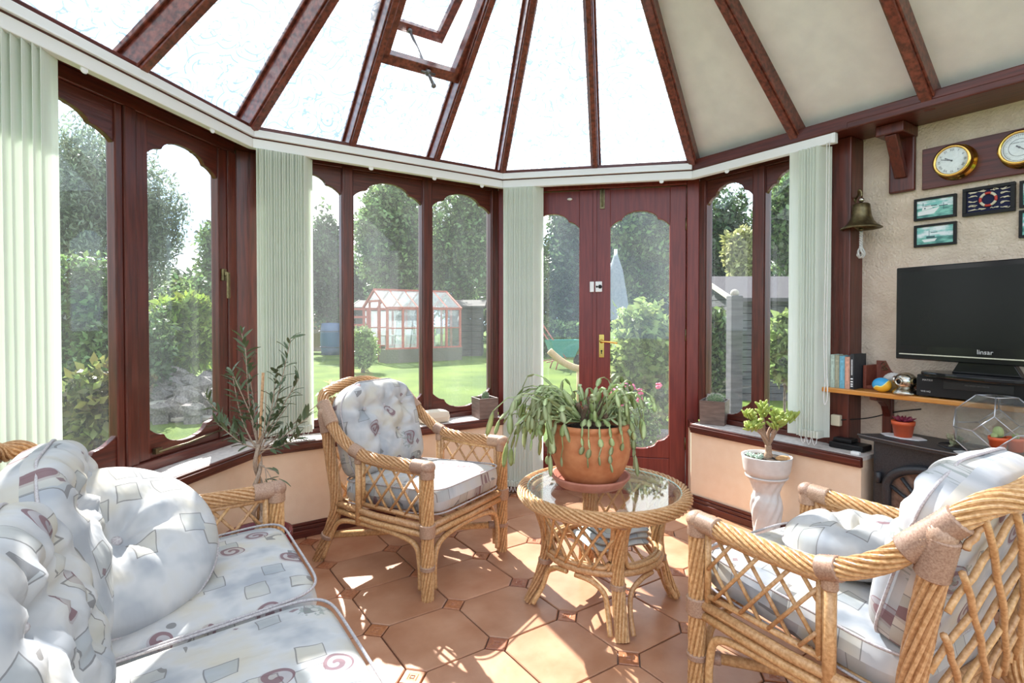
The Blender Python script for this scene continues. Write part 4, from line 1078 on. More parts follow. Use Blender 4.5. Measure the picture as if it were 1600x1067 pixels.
# painted pebble-shaped egg, white shell, diver's helmet
def split_mat():
    m, nt, out = newmat('painted_blue_yellow'); v = coords(nt, 'Object', (1, 1, 1)); s = N(nt, 'SeparateXYZ', {0: v}).outputs
    k = MA(nt, 'ADD', MA(nt, 'ADD', s[2], MA(nt, 'MULTIPLY', s[0], -0.55)), MA(nt, 'MULTIPLY', MA(nt, 'SINE', MA(nt, 'MULTIPLY', s[0], 120.0)), 0.006))
    k = MA(nt, 'ADD', k, MA(nt, 'MULTIPLY', s[1], -0.25))
    col = RAMP(nt, MA(nt, 'MULTIPLY', k, 10.0), [(0.29, (0.80, 0.42, 0.03)), (0.34, (0.72, 0.74, 0.25)), (0.36, (0.04, 0.33, 0.62))])
    n = [x for x in nt.nodes if x.type == 'VALTORGB'][0]; n.color_ramp.elements[0].position = 0.25; n.color_ramp.elements[2].position = 0.40; n.color_ramp.interpolation = 'CONSTANT'
    p = N(nt, 'BsdfPrincipled', {'Base Color': col, 'Roughness': 0.25}); nt.links.new(p.outputs[0], out.inputs[0]); return m
pe = WR.root('painted_egg', shelf_x(1377, 608, 0.05), 0.055, SHZ, label='blue and yellow painted egg shaped ornament on the pine shelf', cat='ornament')
MB().ball((0, 0, 0.034), (0.040, 0.034, 0.034), 24, 16).build('egg_body', split_mat(), pe)
shl = WR.root('white_shell', shelf_x(1394, 597, 0.10), 0.100, SHZ, label='white scallop shell standing behind the painted egg on the shelf', cat='shell')
s_ = MB(); n = 18; vs = [(0, 0, 0.052)]
for k in range(n+1):
    a = pi*0.08 + (pi*0.84)*k/n; r_ = 0.055*(1+0.05*(k % 2)); vs.append((0.75*r_*cos(a), 0.012*sin(a*1)+0.006*(k % 2), 0.055+r_*sin(a)*0.62))
vs2 = [(x, y+0.006, z) for x, y, z in vs]; m0 = len(vs)
s_.add(vs+vs2, [(0, k+1, k) for k in range(1, n+1)] + [(m0, m0+k, m0+k+1) for k in range(1, n+1)] + [(k, k+1, m0+k+1, m0+k) for k in range(0, n+1)]+[(n+1, 0, m0, m0+n+1)], True)
s_.build('shell_valve', m_ceramic, shl)
MB().bx(-0.03, 0.03, -0.004, 0.02, 0, 0.055).build('shell_stand', mat('driftwood', (0.35, 0.24, 0.10), rough=0.8), shl, bev=0.004)
hl = WR.root('diving_helmet', shelf_x(1415, 612, 0.06), 0.060, SHZ, label='miniature nickel diving helmet beside the black video recorder', cat='ornament')
MB().lathe([(0, 0), (0.050, 0), (0.054, 0.004), (0.052, 0.012), (0.044, 0.022), (0.033, 0.030), (0.031, 0.034)], 32).build('breastplate', m_steel, hl)
MB().lathe([(0.031, 0.030), (0.038, 0.040), (0.043, 0.056), (0.043, 0.068), (0.038, 0.082), (0.027, 0.093), (0.012, 0.099), (0, 0.100)], 32).build('bonnet', m_steel, hl)
for a, z in ((-pi/2-0.25, 0.060), (-pi/2+1.15, 0.064), (-pi/2-1.6, 0.064)):
    Mw = Matrix.Rotation(a, 4, 'Z') @ Matrix.Translation((0.042, 0, z)) @ Matrix.Rotation(pi/2, 4, 'Y')
    w_ = MB().lathe([(0.011, -0.004), (0.017, -0.004), (0.017, 0.006), (0.012, 0.008), (0.011, 0.003)], 20, M=Mw).build('port_ring', m_brassold if a > -1.5 else m_steel, hl)
    MB().lathe([(0, 0.002), (0.012, 0.002), (0.012, 0.0035), (0, 0.0035)], 16, M=Mw).build('port_glass', m_black, w_)
# video recorder
vx = WR.hit(1431, 618, 0.025)[0]
vc = WR.root('video_recorder', vx, 0.028, SHZ, label='black video recorder on the pine shelf under the television', cat='video recorder')
VW, VH = 0.43, 0.098
MB().bx(0, VW, 0.006, 0.215, 0.006, VH).build('case', m_blackm, vc, bev=0.003)
MB().bx(0, VW, 0, 0.008, 0.006, VH-0.012).build('front_panel', m_blackm, vc, bev=0.002)
MB().bx(0.10, 0.33, -0.002, 0.001, 0.045, 0.078).build('cassette_flap', mat('dark_flap', (0.010, 0.010, 0.011), rough=0.3), vc, bev=0.001)
MB().bx(0.10, 0.33, -0.003, 0.001, 0.036, 0.041).build('silver_line', m_blackm, vc)
for x in (0.04, 0.37): MB().lathe([(0, 0), (0.012, 0), (0.012, 0.007), (0, 0.007)], 12, c=(x, 0.05, 0)).build('foot', m_blackm, vc)
MB().lathe([(0, 0), (0.012, 0), (0.011, 0.008), (0, 0.009)], 20, M=Matrix.Translation((0.385, 0.0, 0.058)) @ Matrix.Rotation(pi/2, 4, 'X')).build('dial', m_blackm, vc)
m_print = mat('grey_print', (0.55, 0.55, 0.54), rough=0.6); m_dim = mat('dim_print', (0.16, 0.16, 0.16), rough=0.6)
FX = Matrix.Rotation(pi/2, 4, 'X')
text('maker_name', 'MATSUI', 0.011, m_print, vc, Matrix.Translation((0.042, -0.001, 0.076)) @ FX)
text('model_print', 'VHS HQ', 0.010, m_print, vc, Matrix.Translation((0.036, -0.001, 0.026)) @ FX)
text('flap_print', 'HQ VIDEO RECORDER', 0.008, m_dim, vc, Matrix.Translation((0.215, -0.003, 0.066)) @ FX)
# television, turned a little to the room
tvh = hd(157.0); tva = atan2(tvh.y, tvh.x); tl0 = at(1400, 490, 2.50)
TW, TH = 0.68, 0.412
tvz = at(1400, 560, 2.50).z
tv = empty('television', (tl0.x, tl0.y, SHZ+VH), tva, 'black flat screen television standing above the video recorder', 'television')
zb = tvz - (SHZ+VH)
MB().bx(0, TW, 0, 0.028, zb, zb+TH).build('bezel', m_black, tv, bev=0.004)
MB().bx(0.04, TW-0.04, 0.028, 0.06, zb+0.05, zb+TH-0.04).build('rear_housing', m_blackm, tv, bev=0.008)
MB().bx(0.022, TW-0.022, -0.0015, 0.002, zb+0.062, zb+TH-0.022).build('screen', m_screen, tv)
MB().bx(0.018, TW-0.018, -0.004, 0.002, zb+0.022, zb+0.0265).build('silver_strip', m_silver, tv)
nk = MB(); nk.prism([(TW/2-0.12, 0.012, 0.02), (TW/2+0.12, 0.012, 0.02), (TW/2+0.09, 0.012, zb+0.01), (TW/2-0.09, 0.012, zb+0.01)], (0, 0.03, 0)); nk.build('neck', m_black, tv, bev=0.003)
bs = MB(); bs.prism([(TW/2+0.24*cos(t*pi/16), 0.03-0.12*max(-0.75, sin(t*pi/16)), 0.0) for t in range(32)][::-1], (0, 0, 0.02)); bs.build('base', m_black, tv, bev=0.006)
text('maker_name', 'linsar', 0.026, m_print, tv, Matrix.Translation((0.345, -0.002, zb+0.047)) @ FX)

# ceiling bracket, clock board, framed pictures, knot board
cbx = WR.hit(1412, 250, TVY)[0]
_, zt = WR.hit(1412, 205, TVY-0.10); _, zb_ = WR.hit(1418, 299, TVY-0.02)
cb = WR.root('beam_bracket', cbx, TVY-0.001, zb_, label='dark red timber knee bracket under the ceiling beam', cat='bracket')
hh = HEAD - zb_
MB().bx(-0.055, 0.055, -0.025, 0, 0, hh).build('back_plate', m_woodv, cb, bev=0.008)
MB().bx(-0.06, 0.06, -0.16, 0, hh-0.05, hh).build('top_block', m_woodv, cb, bev=0.006)
MB().beam((0, -0.135, hh-0.045), (0, -0.022, 0.075), 0.05, 0.035, up=Vector((0, 1, 1))).build('knee', m_woodv, cb, bev=0.004)
x0, z1 = WR.hit(1441, 234, TVY-0.02); _, z0 = WR.hit(1441, 297, TVY-0.02)
bd = WR.root('clock_board', x0, TVY-0.001, z0, label='long mahogany board with brass ship clock and barometer on the plaster wall', cat='clock')
bh_ = z1-z0; BW = 0.52
MB().bx(0, BW, -0.020, 0, 0, bh_).build('board', m_woodh, bd, bev=0.003)
m_dial = mat('white_dial', (0.80, 0.80, 0.78), rough=0.5)
def dial(px, py, clock):
    cx, cz = WR.hit(px, py, TVY-0.075); cx -= x0; cz -= z0; cz = bh_*0.52; R_ = 0.073
    Mx = Matrix.Translation((cx, -0.020, cz)) @ Matrix.Rotation(pi/2, 4, 'X')
    g_ = MB().lathe([(0, 0), (R_+0.006, 0), (R_+0.006, 0.006), (R_-0.004, 0.010), (R_-0.010, 0.044), (R_-0.002, 0.050), (R_-0.002, 0.058), (R_-0.012, 0.063), (R_-0.015, 0.057), (R_-0.015, 0.050), (0, 0.050)], 48, M=Mx).build('brass_case', m_brass, bd)
    MB().lathe([(0, 0.0505), (R_-0.015, 0.0505), (R_-0.015, 0.053), (0, 0.053)], 40, M=Mx, smooth=False).build('dial', m_dial, g_)
    mk = MB(); rr = R_-0.026
    if clock:
        for k, t in enumerate(['XII', 'I', 'II', 'III', 'IIII', 'V', 'VI', 'VII', 'VIII', 'IX', 'X', 'XI']):
            a = pi/2 - k*pi/6
            text('numeral', t, 0.0135, m_blackm, g_, Mx @ Matrix.Translation((rr*cos(a), rr*sin(a), 0.0535)) @ Matrix.Rotation(a-pi/2, 4, 'Z'))
        hands = ((RAD(150), 0.030, 0.0045), (RAD(163), 0.042, 0.003))
    else:
        for k in range(40):
            a = RAD(-50) + RAD(280)*k/39; L = 0.006 if k % 5 else 0.011
            mk.beam((rr*1.1*cos(a), rr*1.1*sin(a), 0.0535), ((rr*1.1-L)*cos(a), (rr*1.1-L)*sin(a), 0.0535), 0.001, 0.0006)
        for q_, w_ in ((0.75, 0.0008), (1.12, 0.0008)): mk.tube([(rr*q_*cos(t*pi/24), rr*q_*sin(t*pi/24), 0.0535) for t in range(48)], w_, 4, closed=True)
        text('dial_print', 'STORMY RAIN CHANGE FAIR', 0.0045, m_blackm, g_, Mx @ Matrix.Translation((0, rr*0.45, 0.0535)))
        hands = ((RAD(-38), 0.045, 0.003), (RAD(142), 0.014, 0.006))
    for a, L, w_ in hands: mk.beam((0, 0, 0.0545), (L*cos(a), L*sin(a), 0.0545), w_, 0.001)
    mk.lathe([(0, 0.054), (0.004, 0.054), (0.004, 0.056), (0, 0.056)], 12)
    mk.xf(Mx); mk.build('hands', m_blackm, g_)
    MB().lathe([(0, 0.0575), (R_-0.0135, 0.0575), (R_-0.0135, 0.0590), (0, 0.0590)], 40, M=Mx, smooth=False).build('dial_glass', m_terglass, g_)
    MB().ball(Mx @ Vector((-R_+0.002, -0.005, 0.04)), 0.006, 8, 6).build('catch', m_brass, g_)
dial(1487, 254, True); dial(1593, 236, False)
def photo_mat(name, seed, sea):
    m, nt, out = newmat(name); v = coords(nt, 'Object', (1, 1, 1)); s = N(nt, 'SeparateXYZ', {0: v}).outputs
    nz = N(nt, 'TexNoise', {'Vector': N(nt, 'Mapping', {'Vector': v, 'Location': (seed, 0, 0), 'Scale': (14, 14, 40)}).outputs[0], 'Scale': 1.6, 'Detail': 5}).outputs['Fac']
    sky_ = RAMP(nt, nz, [(0.42, (0.18, 0.50, 0.46)), (0.58, (0.72, 0.78, 0.80))])
    sea_ = RAMP(nt, nz, [(0.40, (0.05, 0.20, 0.18)), (0.60, (0.22, 0.55, 0.46))])
    col = MIX(nt, MA(nt, 'GREATER_THAN', s[2], sea), sea_, sky_)
    p = N(nt, 'BsdfPrincipled', {'Base Color': col, 'Roughness': 0.35}); nt.links.new(p.outputs[0], out.inputs[0]); return m
m_boat = mat('boat_white', (0.75, 0.78, 0.78), rough=0.5); m_boatd = mat('boat_dark', (0.03, 0.10, 0.11), rough=0.5)
def picture(px0, py0, px1, py1, label, seed, W_=None, style=0):
    x0_, z1_ = WR.hit(px0, py0, TVY-0.015); _, z0_ = WR.hit(px0, py1, TVY-0.015); x1_ = WR.hit(px1, py0, TVY-0.015)[0] if W_ is None else x0_+W_
    w = x1_-x0_; h = z1_-z0_
    e = WR.root('framed_picture', x0_, TVY-0.001, z0_, label=label, cat='picture', group='framed sea pictures')
    f = MB(); t = 0.011
    for a in ((0, w, 0, t), (0, w, h-t, h)): f.bx(a[0], a[1], -0.016, 0, a[2], a[3])
    for a in ((0, t), (w-t, w)): f.bx(a[0], a[1], -0.016, 0, t, h-t)
    f.build('frame', m_blackm, e, bev=0.001)
    o = MB().bx(t, w-t, -0.009, -0.004, t, h-t).build('print', photo_mat('sea_print_%d' % seed, seed, h*(0.55 if style == 0 else 0.42)), e)
    k = MB(); kd = MB(); y0_, y1_ = -0.0098, -0.009
    if style == 0:
        k.prism([(t+0.004, y1_, t+0.03), (w*0.62, y1_, t+0.044), (w*0.48, y1_, t+0.016), (t+0.004, y1_, t+0.012)][::-1], (0, -0.0008, 0))
        k.prism([(t+0.02, y1_, t+0.034), (w*0.45, y1_, t+0.042), (w*0.40, y1_, t+0.058), (t+0.024, y1_, t+0.054)][::-1], (0, -0.0008, 0))
        kd.bx(t+0.03, w*0.28, y0_-0.0004, y1_, t+0.040, t+0.047); kd.bx(t+0.024, t+0.026, y0_, y1_, t+0.05, h-t-0.012); kd.bx(t+0.03, w*0.55, y0_, y1_, h-t-0.030, h-t-0.026)
        kd.bx(w*0.60, w*0.80, y0_, y1_, t+0.046, t+0.050); kd.bx(w*0.70, w*0.71, y0_, y1_, t+0.03, t+0.06)
    else:
        k.prism([(t+0.02, y1_, t+0.022), (w*0.55, y1_, t+0.025), (w*0.50, y1_, t+0.012), (t+0.03, y1_, t+0.010)][::-1], (0, -0.0008, 0))
        kd.bx(w*0.30, w*0.50, y0_-0.0004, y1_, t+0.027, t+0.037); kd.bx(w*0.36, w*0.37, y0_, y1_, t+0.03, t+0.065); kd.bx(w*0.40, w*0.56, y0_, y1_, t+0.052, t+0.055)
    k.build('boat_hull', m_boat, o); kd.build('boat_rigging', m_boatd, o)
picture(1428, 312, 1494, 346, 'black framed harbour picture with white boat, upper one left of the knot board', 1)
picture(1428, 353, 1494, 387, 'black framed cloudy sea picture, lower one left of the knot board', 2, style=1)
picture(1593, 283, 1660, 325, 'black framed sea picture cut by the frame edge, upper one right of the knot board', 3, 0.15)
picture(1592, 329, 1660, 372, 'black framed sea picture cut by the frame edge, lower one right of the knot board', 4, 0.15, style=1)
x0_, z1_ = WR.hit(1504, 296, TVY-0.02); _, z0_ = WR.hit(1504, 339, TVY-0.02); x1_ = WR.hit(1586, 284, TVY-0.02)[0]
w, h = x1_-x0_, z1_-z0_
kb = WR.root('knot_board', x0_, TVY-0.001, z0_, label='black framed knot board with a red and white lifebuoy', cat='picture')
f = MB(); t = 0.014
f.bx(0, w, -0.022, 0, 0, t); f.bx(0, w, -0.022, 0, h-t, h); f.bx(0, t, -0.022, 0, t, h-t); f.bx(w-t, w, -0.022, 0, t, h-t); f.build('frame', m_blackm, kb, bev=0.001)
MB().bx(t, w-t, -0.012, -0.004, t, h-t).build('backing', mat('navy_felt', (0.012, 0.014, 0.05), rough=0.95), kb)
cx, cz = w*0.5, h*0.52; m_rope = mat('cream_rope', (0.62, 0.56, 0.42), rough=0.8); m_redp = mat('red_paint', (0.45, 0.04, 0.03), rough=0.6)
R1 = h*0.22
for k in range(8):
    a0 = k*pi/4 + pi/8 + (0.0 if k % 2 else 0.0); pts = [(cx+R1*cos(a0+j*pi/4/6), -0.016, cz+R1*sin(a0+j*pi/4/6)) for j in range(7)]
    MB().tube(pts, 0.0055, 8).build('lifebuoy', m_redp if k % 2 else m_rope, kb)
kk = MB(); rr_ = random.Random(5)
for cx_ in (w*0.20, w*0.82):
    for j in range(5):
        zc = h*0.19 + h*0.16*j; p = [(cx_+rr_.uniform(-.014, .014), -0.015, zc+rr_.uniform(-.005, .005)) for _ in range(5)]
        kk.tube(spline([(cx_-0.016, -0.015, zc)]+p+[(cx_+0.016, -0.015, zc)], 4), 0.0016, 5)
for cx_ in (w*0.38, w*0.62):
    for zc in (h*0.2, h*0.84):
        p = [(cx_+rr_.uniform(-.012, .012), -0.015, zc+rr_.uniform(-.005, .005)) for _ in range(5)]
        kk.tube(spline([(cx_-0.014, -0.015, zc)]+p+[(cx_+0.014, -0.015, zc)], 4), 0.0015, 5)
kk.build('rope_knots', m_rope, kb)
hk = MB(); hk.tube([(w*0.5-0.004, -0.008, h), (w*0.5, -0.008, h+0.008), (w*0.5+0.004, -0.008, h)], 0.0012, 5); hk.build('hanger', m_brass, kb)

# ship's bell on the post
bxc, bzt = WR.hit(1346, 318, FI-0.02)
be = WR.root('ship_bell', 0.866, FI+0.02, bzt, label='aged brass ship bell hanging from a hook on the dark corner post', cat='bell')
bx0 = bxc - 0.866; by0 = -0.04
MB().lathe([(0, 0.0), (0.030, 0.0), (0.037, -0.006), (0.040, -0.03), (0.045, -0.065), (0.055, -0.09), (0.072, -0.108), (0.090, -0.120), (0.090, -0.124), (0.082, -0.125), (0.060, -0.11), (0.046, -0.085), (0.036, -0.03), (0, -0.02)], 48, c=(bx0, by0, 0)).build('bell_body', m_brassold, be)
a_ = MB(); a_.tube(spline([(-0.002, 0.0, 0.03), (0.01+bx0*0.3, by0*0.5, 0.05), (bx0*0.72, by0, 0.068), (bx0*0.97, by0, 0.06), (bx0, by0, 0.035)], 6), 0.006, 8); a_.ball((-0.004, 0, 0.03), (0.010, 0.018, 0.018)); a_.build('hook', m_brassold, be)
MB().ball((bx0, by0, 0.018), 0.013, 12, 8).build('shackle', m_steel, be)
MB().tube([(bx0, by0, -0.02), (bx0, by0, -0.135)], 0.004, 6).ball((bx0, by0, -0.128), 0.010).build('clapper', m_brassold, be)
rp = MB(); L0 = -0.138
for j in range(2):
    rp.tube([(bx0+0.005*cos(t*1.3+j*pi), by0+0.005*sin(t*1.3+j*pi), L0-0.005*t) for t in range(17)], 0.0045, 6)
for j in range(5):
    rp.tube(spline([(bx0, by0, L0-0.075), (bx0+0.012*cos(j*1.3), by0+0.012*sin(j*1.3), L0-0.095), (bx0+0.016*cos(j*1.3+.6), by0+0.016*sin(j*1.3+.6), L0-0.115), (bx0+0.006*cos(j), by0, L0-0.13)], 4), 0.005, 6)
rp.build('bell_rope', mat('grey_rope', (0.45, 0.44, 0.42), (0.6, 0.58, 0.55), rough=0.9, noise=60), be)

# stove in the corner
su = hd(153.0); sang = atan2(su.y, su.x); STZ = 0.62
s0 = on_z(1341, 677, STZ)
sv = empty('wood_stove', (s0.x, s0.y, 0), sang, 'black cast iron stove with arched door below the pine shelf', 'stove')
SW, SD = 0.62, 0.235
def bow(x): return -0.03*sin(pi*max(0, min(1, x/SW)))
pl_ = [(SW*i/20, bow(SW*i/20), STZ-0.022) for i in range(21)] + [(SW, SD, STZ-0.022), (0.11, SD, STZ-0.022)]
MB().prism(pl_, (0, 0, 0.022)).build('top_plate', m_iron, sv, bev=0.005)
MB().tube([(SW*i/20, bow(SW*i/20)-0.004, STZ-0.004) for i in range(21)], 0.004, 6).build('top_trim', m_steelold, sv)
hp = MB(); hp.tube([(0.36+0.075*cos(t*pi/20), 0.11+0.075*sin(t*pi/20), STZ+0.001) for t in range(40)], 0.003, 6, closed=True); hp.tube([(0.36+0.055*cos(t*pi/20), 0.11+0.055*sin(t*pi/20), STZ+0.001) for t in range(40)], 0.002, 6, closed=True); hp.build('hotplate_ring', m_iron, sv)
MB().bx(0.05, SW-0.02, 0.03, SD-0.005, 0.06, STZ-0.022).build('body', m_iron, sv, bev=0.01)
for x in (0.09, SW-0.08): MB().bx(x-0.03, x+0.03, 0.05, 0.2, 0, 0.062).build('stove_foot', m_iron, sv, bev=0.006)
arch = [(0.12, 0.02, 0.13)] + [(0.31+0.19*cos(pi-t*pi/16), 0.016, 0.40+0.11*sin(t*pi/16)) for t in range(17)] + [(0.50, 0.02, 0.13)]
dr = MB(); dr.tube(arch, 0.020, 8); dr.tube([(0.12, 0.018, 0.13), (0.50, 0.018, 0.13)], 0.018, 8); dr_ = dr.build('stove_door', m_iron, sv)
fb = MB()
for a in (0.35, 0.85, 1.35, 1.85, 2.35, 2.8): fb.tube([(0.31, 0.02, 0.30), (0.31+0.18*cos(a), 0.016, 0.36+0.13*sin(a))], 0.008, 6)
fb.build('door_spokes', m_iron, dr_)
MB().prism([(x, 0.027, z) for x, y, z in arch], (0, 0.005, 0)).build('door_glass', mat('smoky_stove_glass', (0.10, 0.06, 0.045), (0.2, 0.13, 0.10), rough=0.2, noise=5), dr_)
for z in (0.20, 0.43): MB().tube([(0.085, 0.015, z-0.025), (0.085, 0.015, z+0.025)], 0.012, 10).build('stove_hinge', m_iron, dr_)
def stx(u, v, z=STZ): 
    c = cos(sang); s = sin(sang); return Vector((s0.x + u*c - v*s, s0.y + u*s + v*c, z))
# coaster pads, pots, succulent and terrarium on the stove top
def pad(px, py, rx, ry, label, ang=0.0):
    p = on_z(px, py, STZ); e = empty('paper_mat', (p.x, p.y, STZ), sang+ang, label, 'mat', 'white mats on the stove')
    m = MB(); n = 8; m.prism([(rx*cos(2*pi*k/n+0.2), ry*sin(2*pi*k/n+0.2), 0.001) for k in range(n)], (0, 0, 0.003)); m.build('mat_sheet', m_white, e); return p
def small_pot(p, r, h, name, label, z0=STZ+0.004, m=None, cat='plant', group=None):
    e = empty(name, (p.x, p.y, z0), 0.3, label, cat, group)
    MB().lathe([(0, 0), (r*0.74, 0), (r*0.93, h*0.74), (r, h*0.75), (r*1.02, h), (r*0.93, h), (r*0.90, h*0.80), (0, h*0.80)], 28).build('pot', m or m_redpot, e)
    MB().lathe([(r*0.90, h*0.82), (0, h*0.88)], 16).build('soil', m_soil, e); return e
p = pad(1411, 683, 0.095, 0.055, 'white mat under the red succulent pot on the stove')
e = small_pot(p, 0.046, 0.072, 'potted_succulent', 'dark red succulent in an orange pot on the black stove')
m_redsuc = leafmat('dark_red_leaves', (0.16, 0.012, 0.035), (0.28, 0.04, 0.08), trans=0.1, isl=0.2)
rr_ = random.Random(3)
for k in range(22):
    a = k*2.4; t = 0.2+0.8*k/22; L = 0.02+0.034*t; el = RAD(78-62*t); mb = MB(); d = Vector((cos(a)*cos(el), sin(a)*cos(el), sin(el))); b_ = Vector((cos(a)*0.006, sin(a)*0.006, 0.066))
    mb.tube([b_, b_+d*L*0.5, b_+d*L], [0.005, 0.007, 0.001], 6); mb.build('leaf', m_redsuc, e)
p = on_z(1492, 697, STZ)
ec = empty('echeveria', (p.x, p.y, STZ), 0.4, 'pale pink and green succulent cutting lying on the black stove', 'plant')
m_echg = leafmat('pale_echeveria', (0.30, 0.36, 0.20), (0.50, 0.33, 0.25), trans=0.15, noise=20)
for cx_, cz_, sc_ in ((-0.015, 0.032, 1.0), (0.03, 0.018, 0.8)):
    for k in range(13):
        a = k*2.4; t = 0.15+0.85*k/13; L = (0.012+0.028*t)*sc_; el = RAD(75-75*t); d = Vector((cos(a)*cos(el), sin(a)*cos(el)-0.3, sin(el))).normalized(); b_ = Vector((cx_, 0, cz_))
        mb = MB(); mb.tube([b_, b_+d*L*0.35, b_+d*L*0.8, b_+d*L*1.1], [0.003, 0.008*sc_, 0.009*sc_, 0.001], 6); mb.build('leaf', m_echg, ec)
mb = MB(); mb.tube([(-0.04, 0.0, 0.004), (0.0, 0, 0.008), (0.04, 0.0, 0.006)], 0.004, 6); mb.ball((-0.015, 0, 0.02), (0.012, 0.012, 0.014)); mb.ball((0.03, 0, 0.012), (0.01, 0.01, 0.010)); mb.build('succulent_stem', m_echg, ec)
pt = at(1557, 667, 2.09); s = 0.0615
pad(1523, 711, 0.07, 0.05, 'white mat beside the glass terrarium on the stove')
te = empty('glass_terrarium', (pt.x, pt.y, STZ+0.004), facing(pt.x, pt.y)-0.05, 'faceted glass terrarium with metal edges standing on the stove', 'terrarium')
V = sorted({tuple(q) for a in (1, -1) for b in (2, -2) for q in [(0,a,b),(0,b,a),(a,0,b),(b,0,a),(a,b,0),(b,a,0)]})
V = [Vector(v)*s + Vector((0, 0, 2*s)) for v in V]
m_lead = mat('silver_lead_edge', (0.45, 0.44, 0.46), rough=0.35, metal=0.8)
n_e = 0; E = []
for i in range(24):
    for j in range(i+1, 24):
        if abs((V[i]-V[j]).length - s*sqrt(2)) < 1e-4: E.append((i, j))
for i, j in E: MB().tube([V[i], V[j]], 0.0022, 6).build('metal_edge', m_lead, te)
ctr = Vector((0, 0, 2*s))
norms = [Vector(n) for n in ((0,0,1),(0,0,-1),(1,0,0),(-1,0,0),(0,1,0))] + [Vector((a, b, c)) for a in (1,-1) for b in (1,-1) for c in (1,-1)]
for n in norms:
    nn = n.normalized(); mx = max((v-ctr).dot(nn) for v in V); fv = [v for v in V if (v-ctr).dot(nn) > mx-1e-4]
    c0 = sum(fv, Vector())/len(fv); x = (fv[0]-c0).normalized(); y = nn.cross(x); fv.sort(key=lambda v: atan2((v-c0).dot(y), (v-c0).dot(x)))
    MB().prism([v - nn*0.0018 for v in reversed(fv)], nn*0.0016).build('glass_facet', m_terglass, te)
gv = MB(); gv.lathe([(0, 0.004), (s*0.9, 0.004), (s*1.25, 0.030), (s*0.9, 0.038), (0, 0.042)], 8); gv.build('gravel', mat('brown_gravel', (0.12, 0.07, 0.05), (0.35, 0.25, 0.18), rough=0.9, noise=90, bump=0.8, bscale=80), te)
m_cac = mat('pale_cactus', (0.26, 0.36, 0.10), (0.55, 0.58, 0.32), rough=0.8, noise=70, bump=0.6, bscale=120)
def globes(e, L, spines=True):
    for (x, y, z, r_, hh_) in L: MB().ball((x, y, z), (r_, r_, hh_), 16, 12).build('cactus_globe', m_cac, e)
ey = Vector((-pt.x, -pt.y)).normalized()
for dx, dy, gl, lab in ((0.005, 0.010, [(0, 0, 0.070, 0.017, 0.022), (-0.022, 0, 0.058, 0.011, 0.010), (0.018, 0.004, 0.056, 0.011, 0.010)], 'round cactus in an orange pot inside the glass terrarium'), (0.055, -0.012, [(0, 0, 0.056, 0.012, 0.012)], 'small orange pot behind the round cactus inside the terrarium')):
    q_ = Vector((pt.x, pt.y)) + Vector((-ey.y, ey.x))*dx + ey*dy
    e = small_pot(q_, 0.030, 0.052, 'potted_cactus', lab, STZ+0.046, group='little cactus pots'); globes(e, gl)

# plug socket, cable and dark box at the end of the sill
pk = WR.root('plug_adapter', 0.866, FI+0.0, WR.hit(1312, 655, FI)[1], label='cream plug adapter with cable on the dark corner post', cat='plug')
MB().bx(-0.075, -0.03, -0.055, -0.026, -0.028, 0.028).build('plug_body', mat('cream_plastic', (0.62, 0.55, 0.40), rough=0.5), pk, bev=0.005)
MB().tube(spline([(-0.03, -0.04, 0.005), (0.06, 0.04, 0.02), (0.16, 0.085, 0.06), (0.27, 0.085, 0.09)], 6), 0.003, 6).build('cable', m_blackm, pk)
rx, _z = WR.hit(1325, 690, 0.16)
ro = WR.root('router_box', 0.80, 0.06, SILL, label='low black box on the sill end beside the stove', cat='box')
MB().bx(0.0, 0.16, 0, 0.10, 0.0, 0.03).build('box_body', m_blackm, ro, bev=0.006)
MB().bx(0.01, 0.10, 0.02, 0.09, 0.03, 0.05).build('box_lid', m_blackm, ro, bev=0.006)
wg = WR.root('white_adapter', 0.955, -0.01, SILL, label='tiny white adapter on the sill corner by the stove', cat='adapter')
MB().bx(-0.02, 0.02, 0, 0.022, 0, 0.016).build('adapter_body', m_white, wg, bev=0.004)

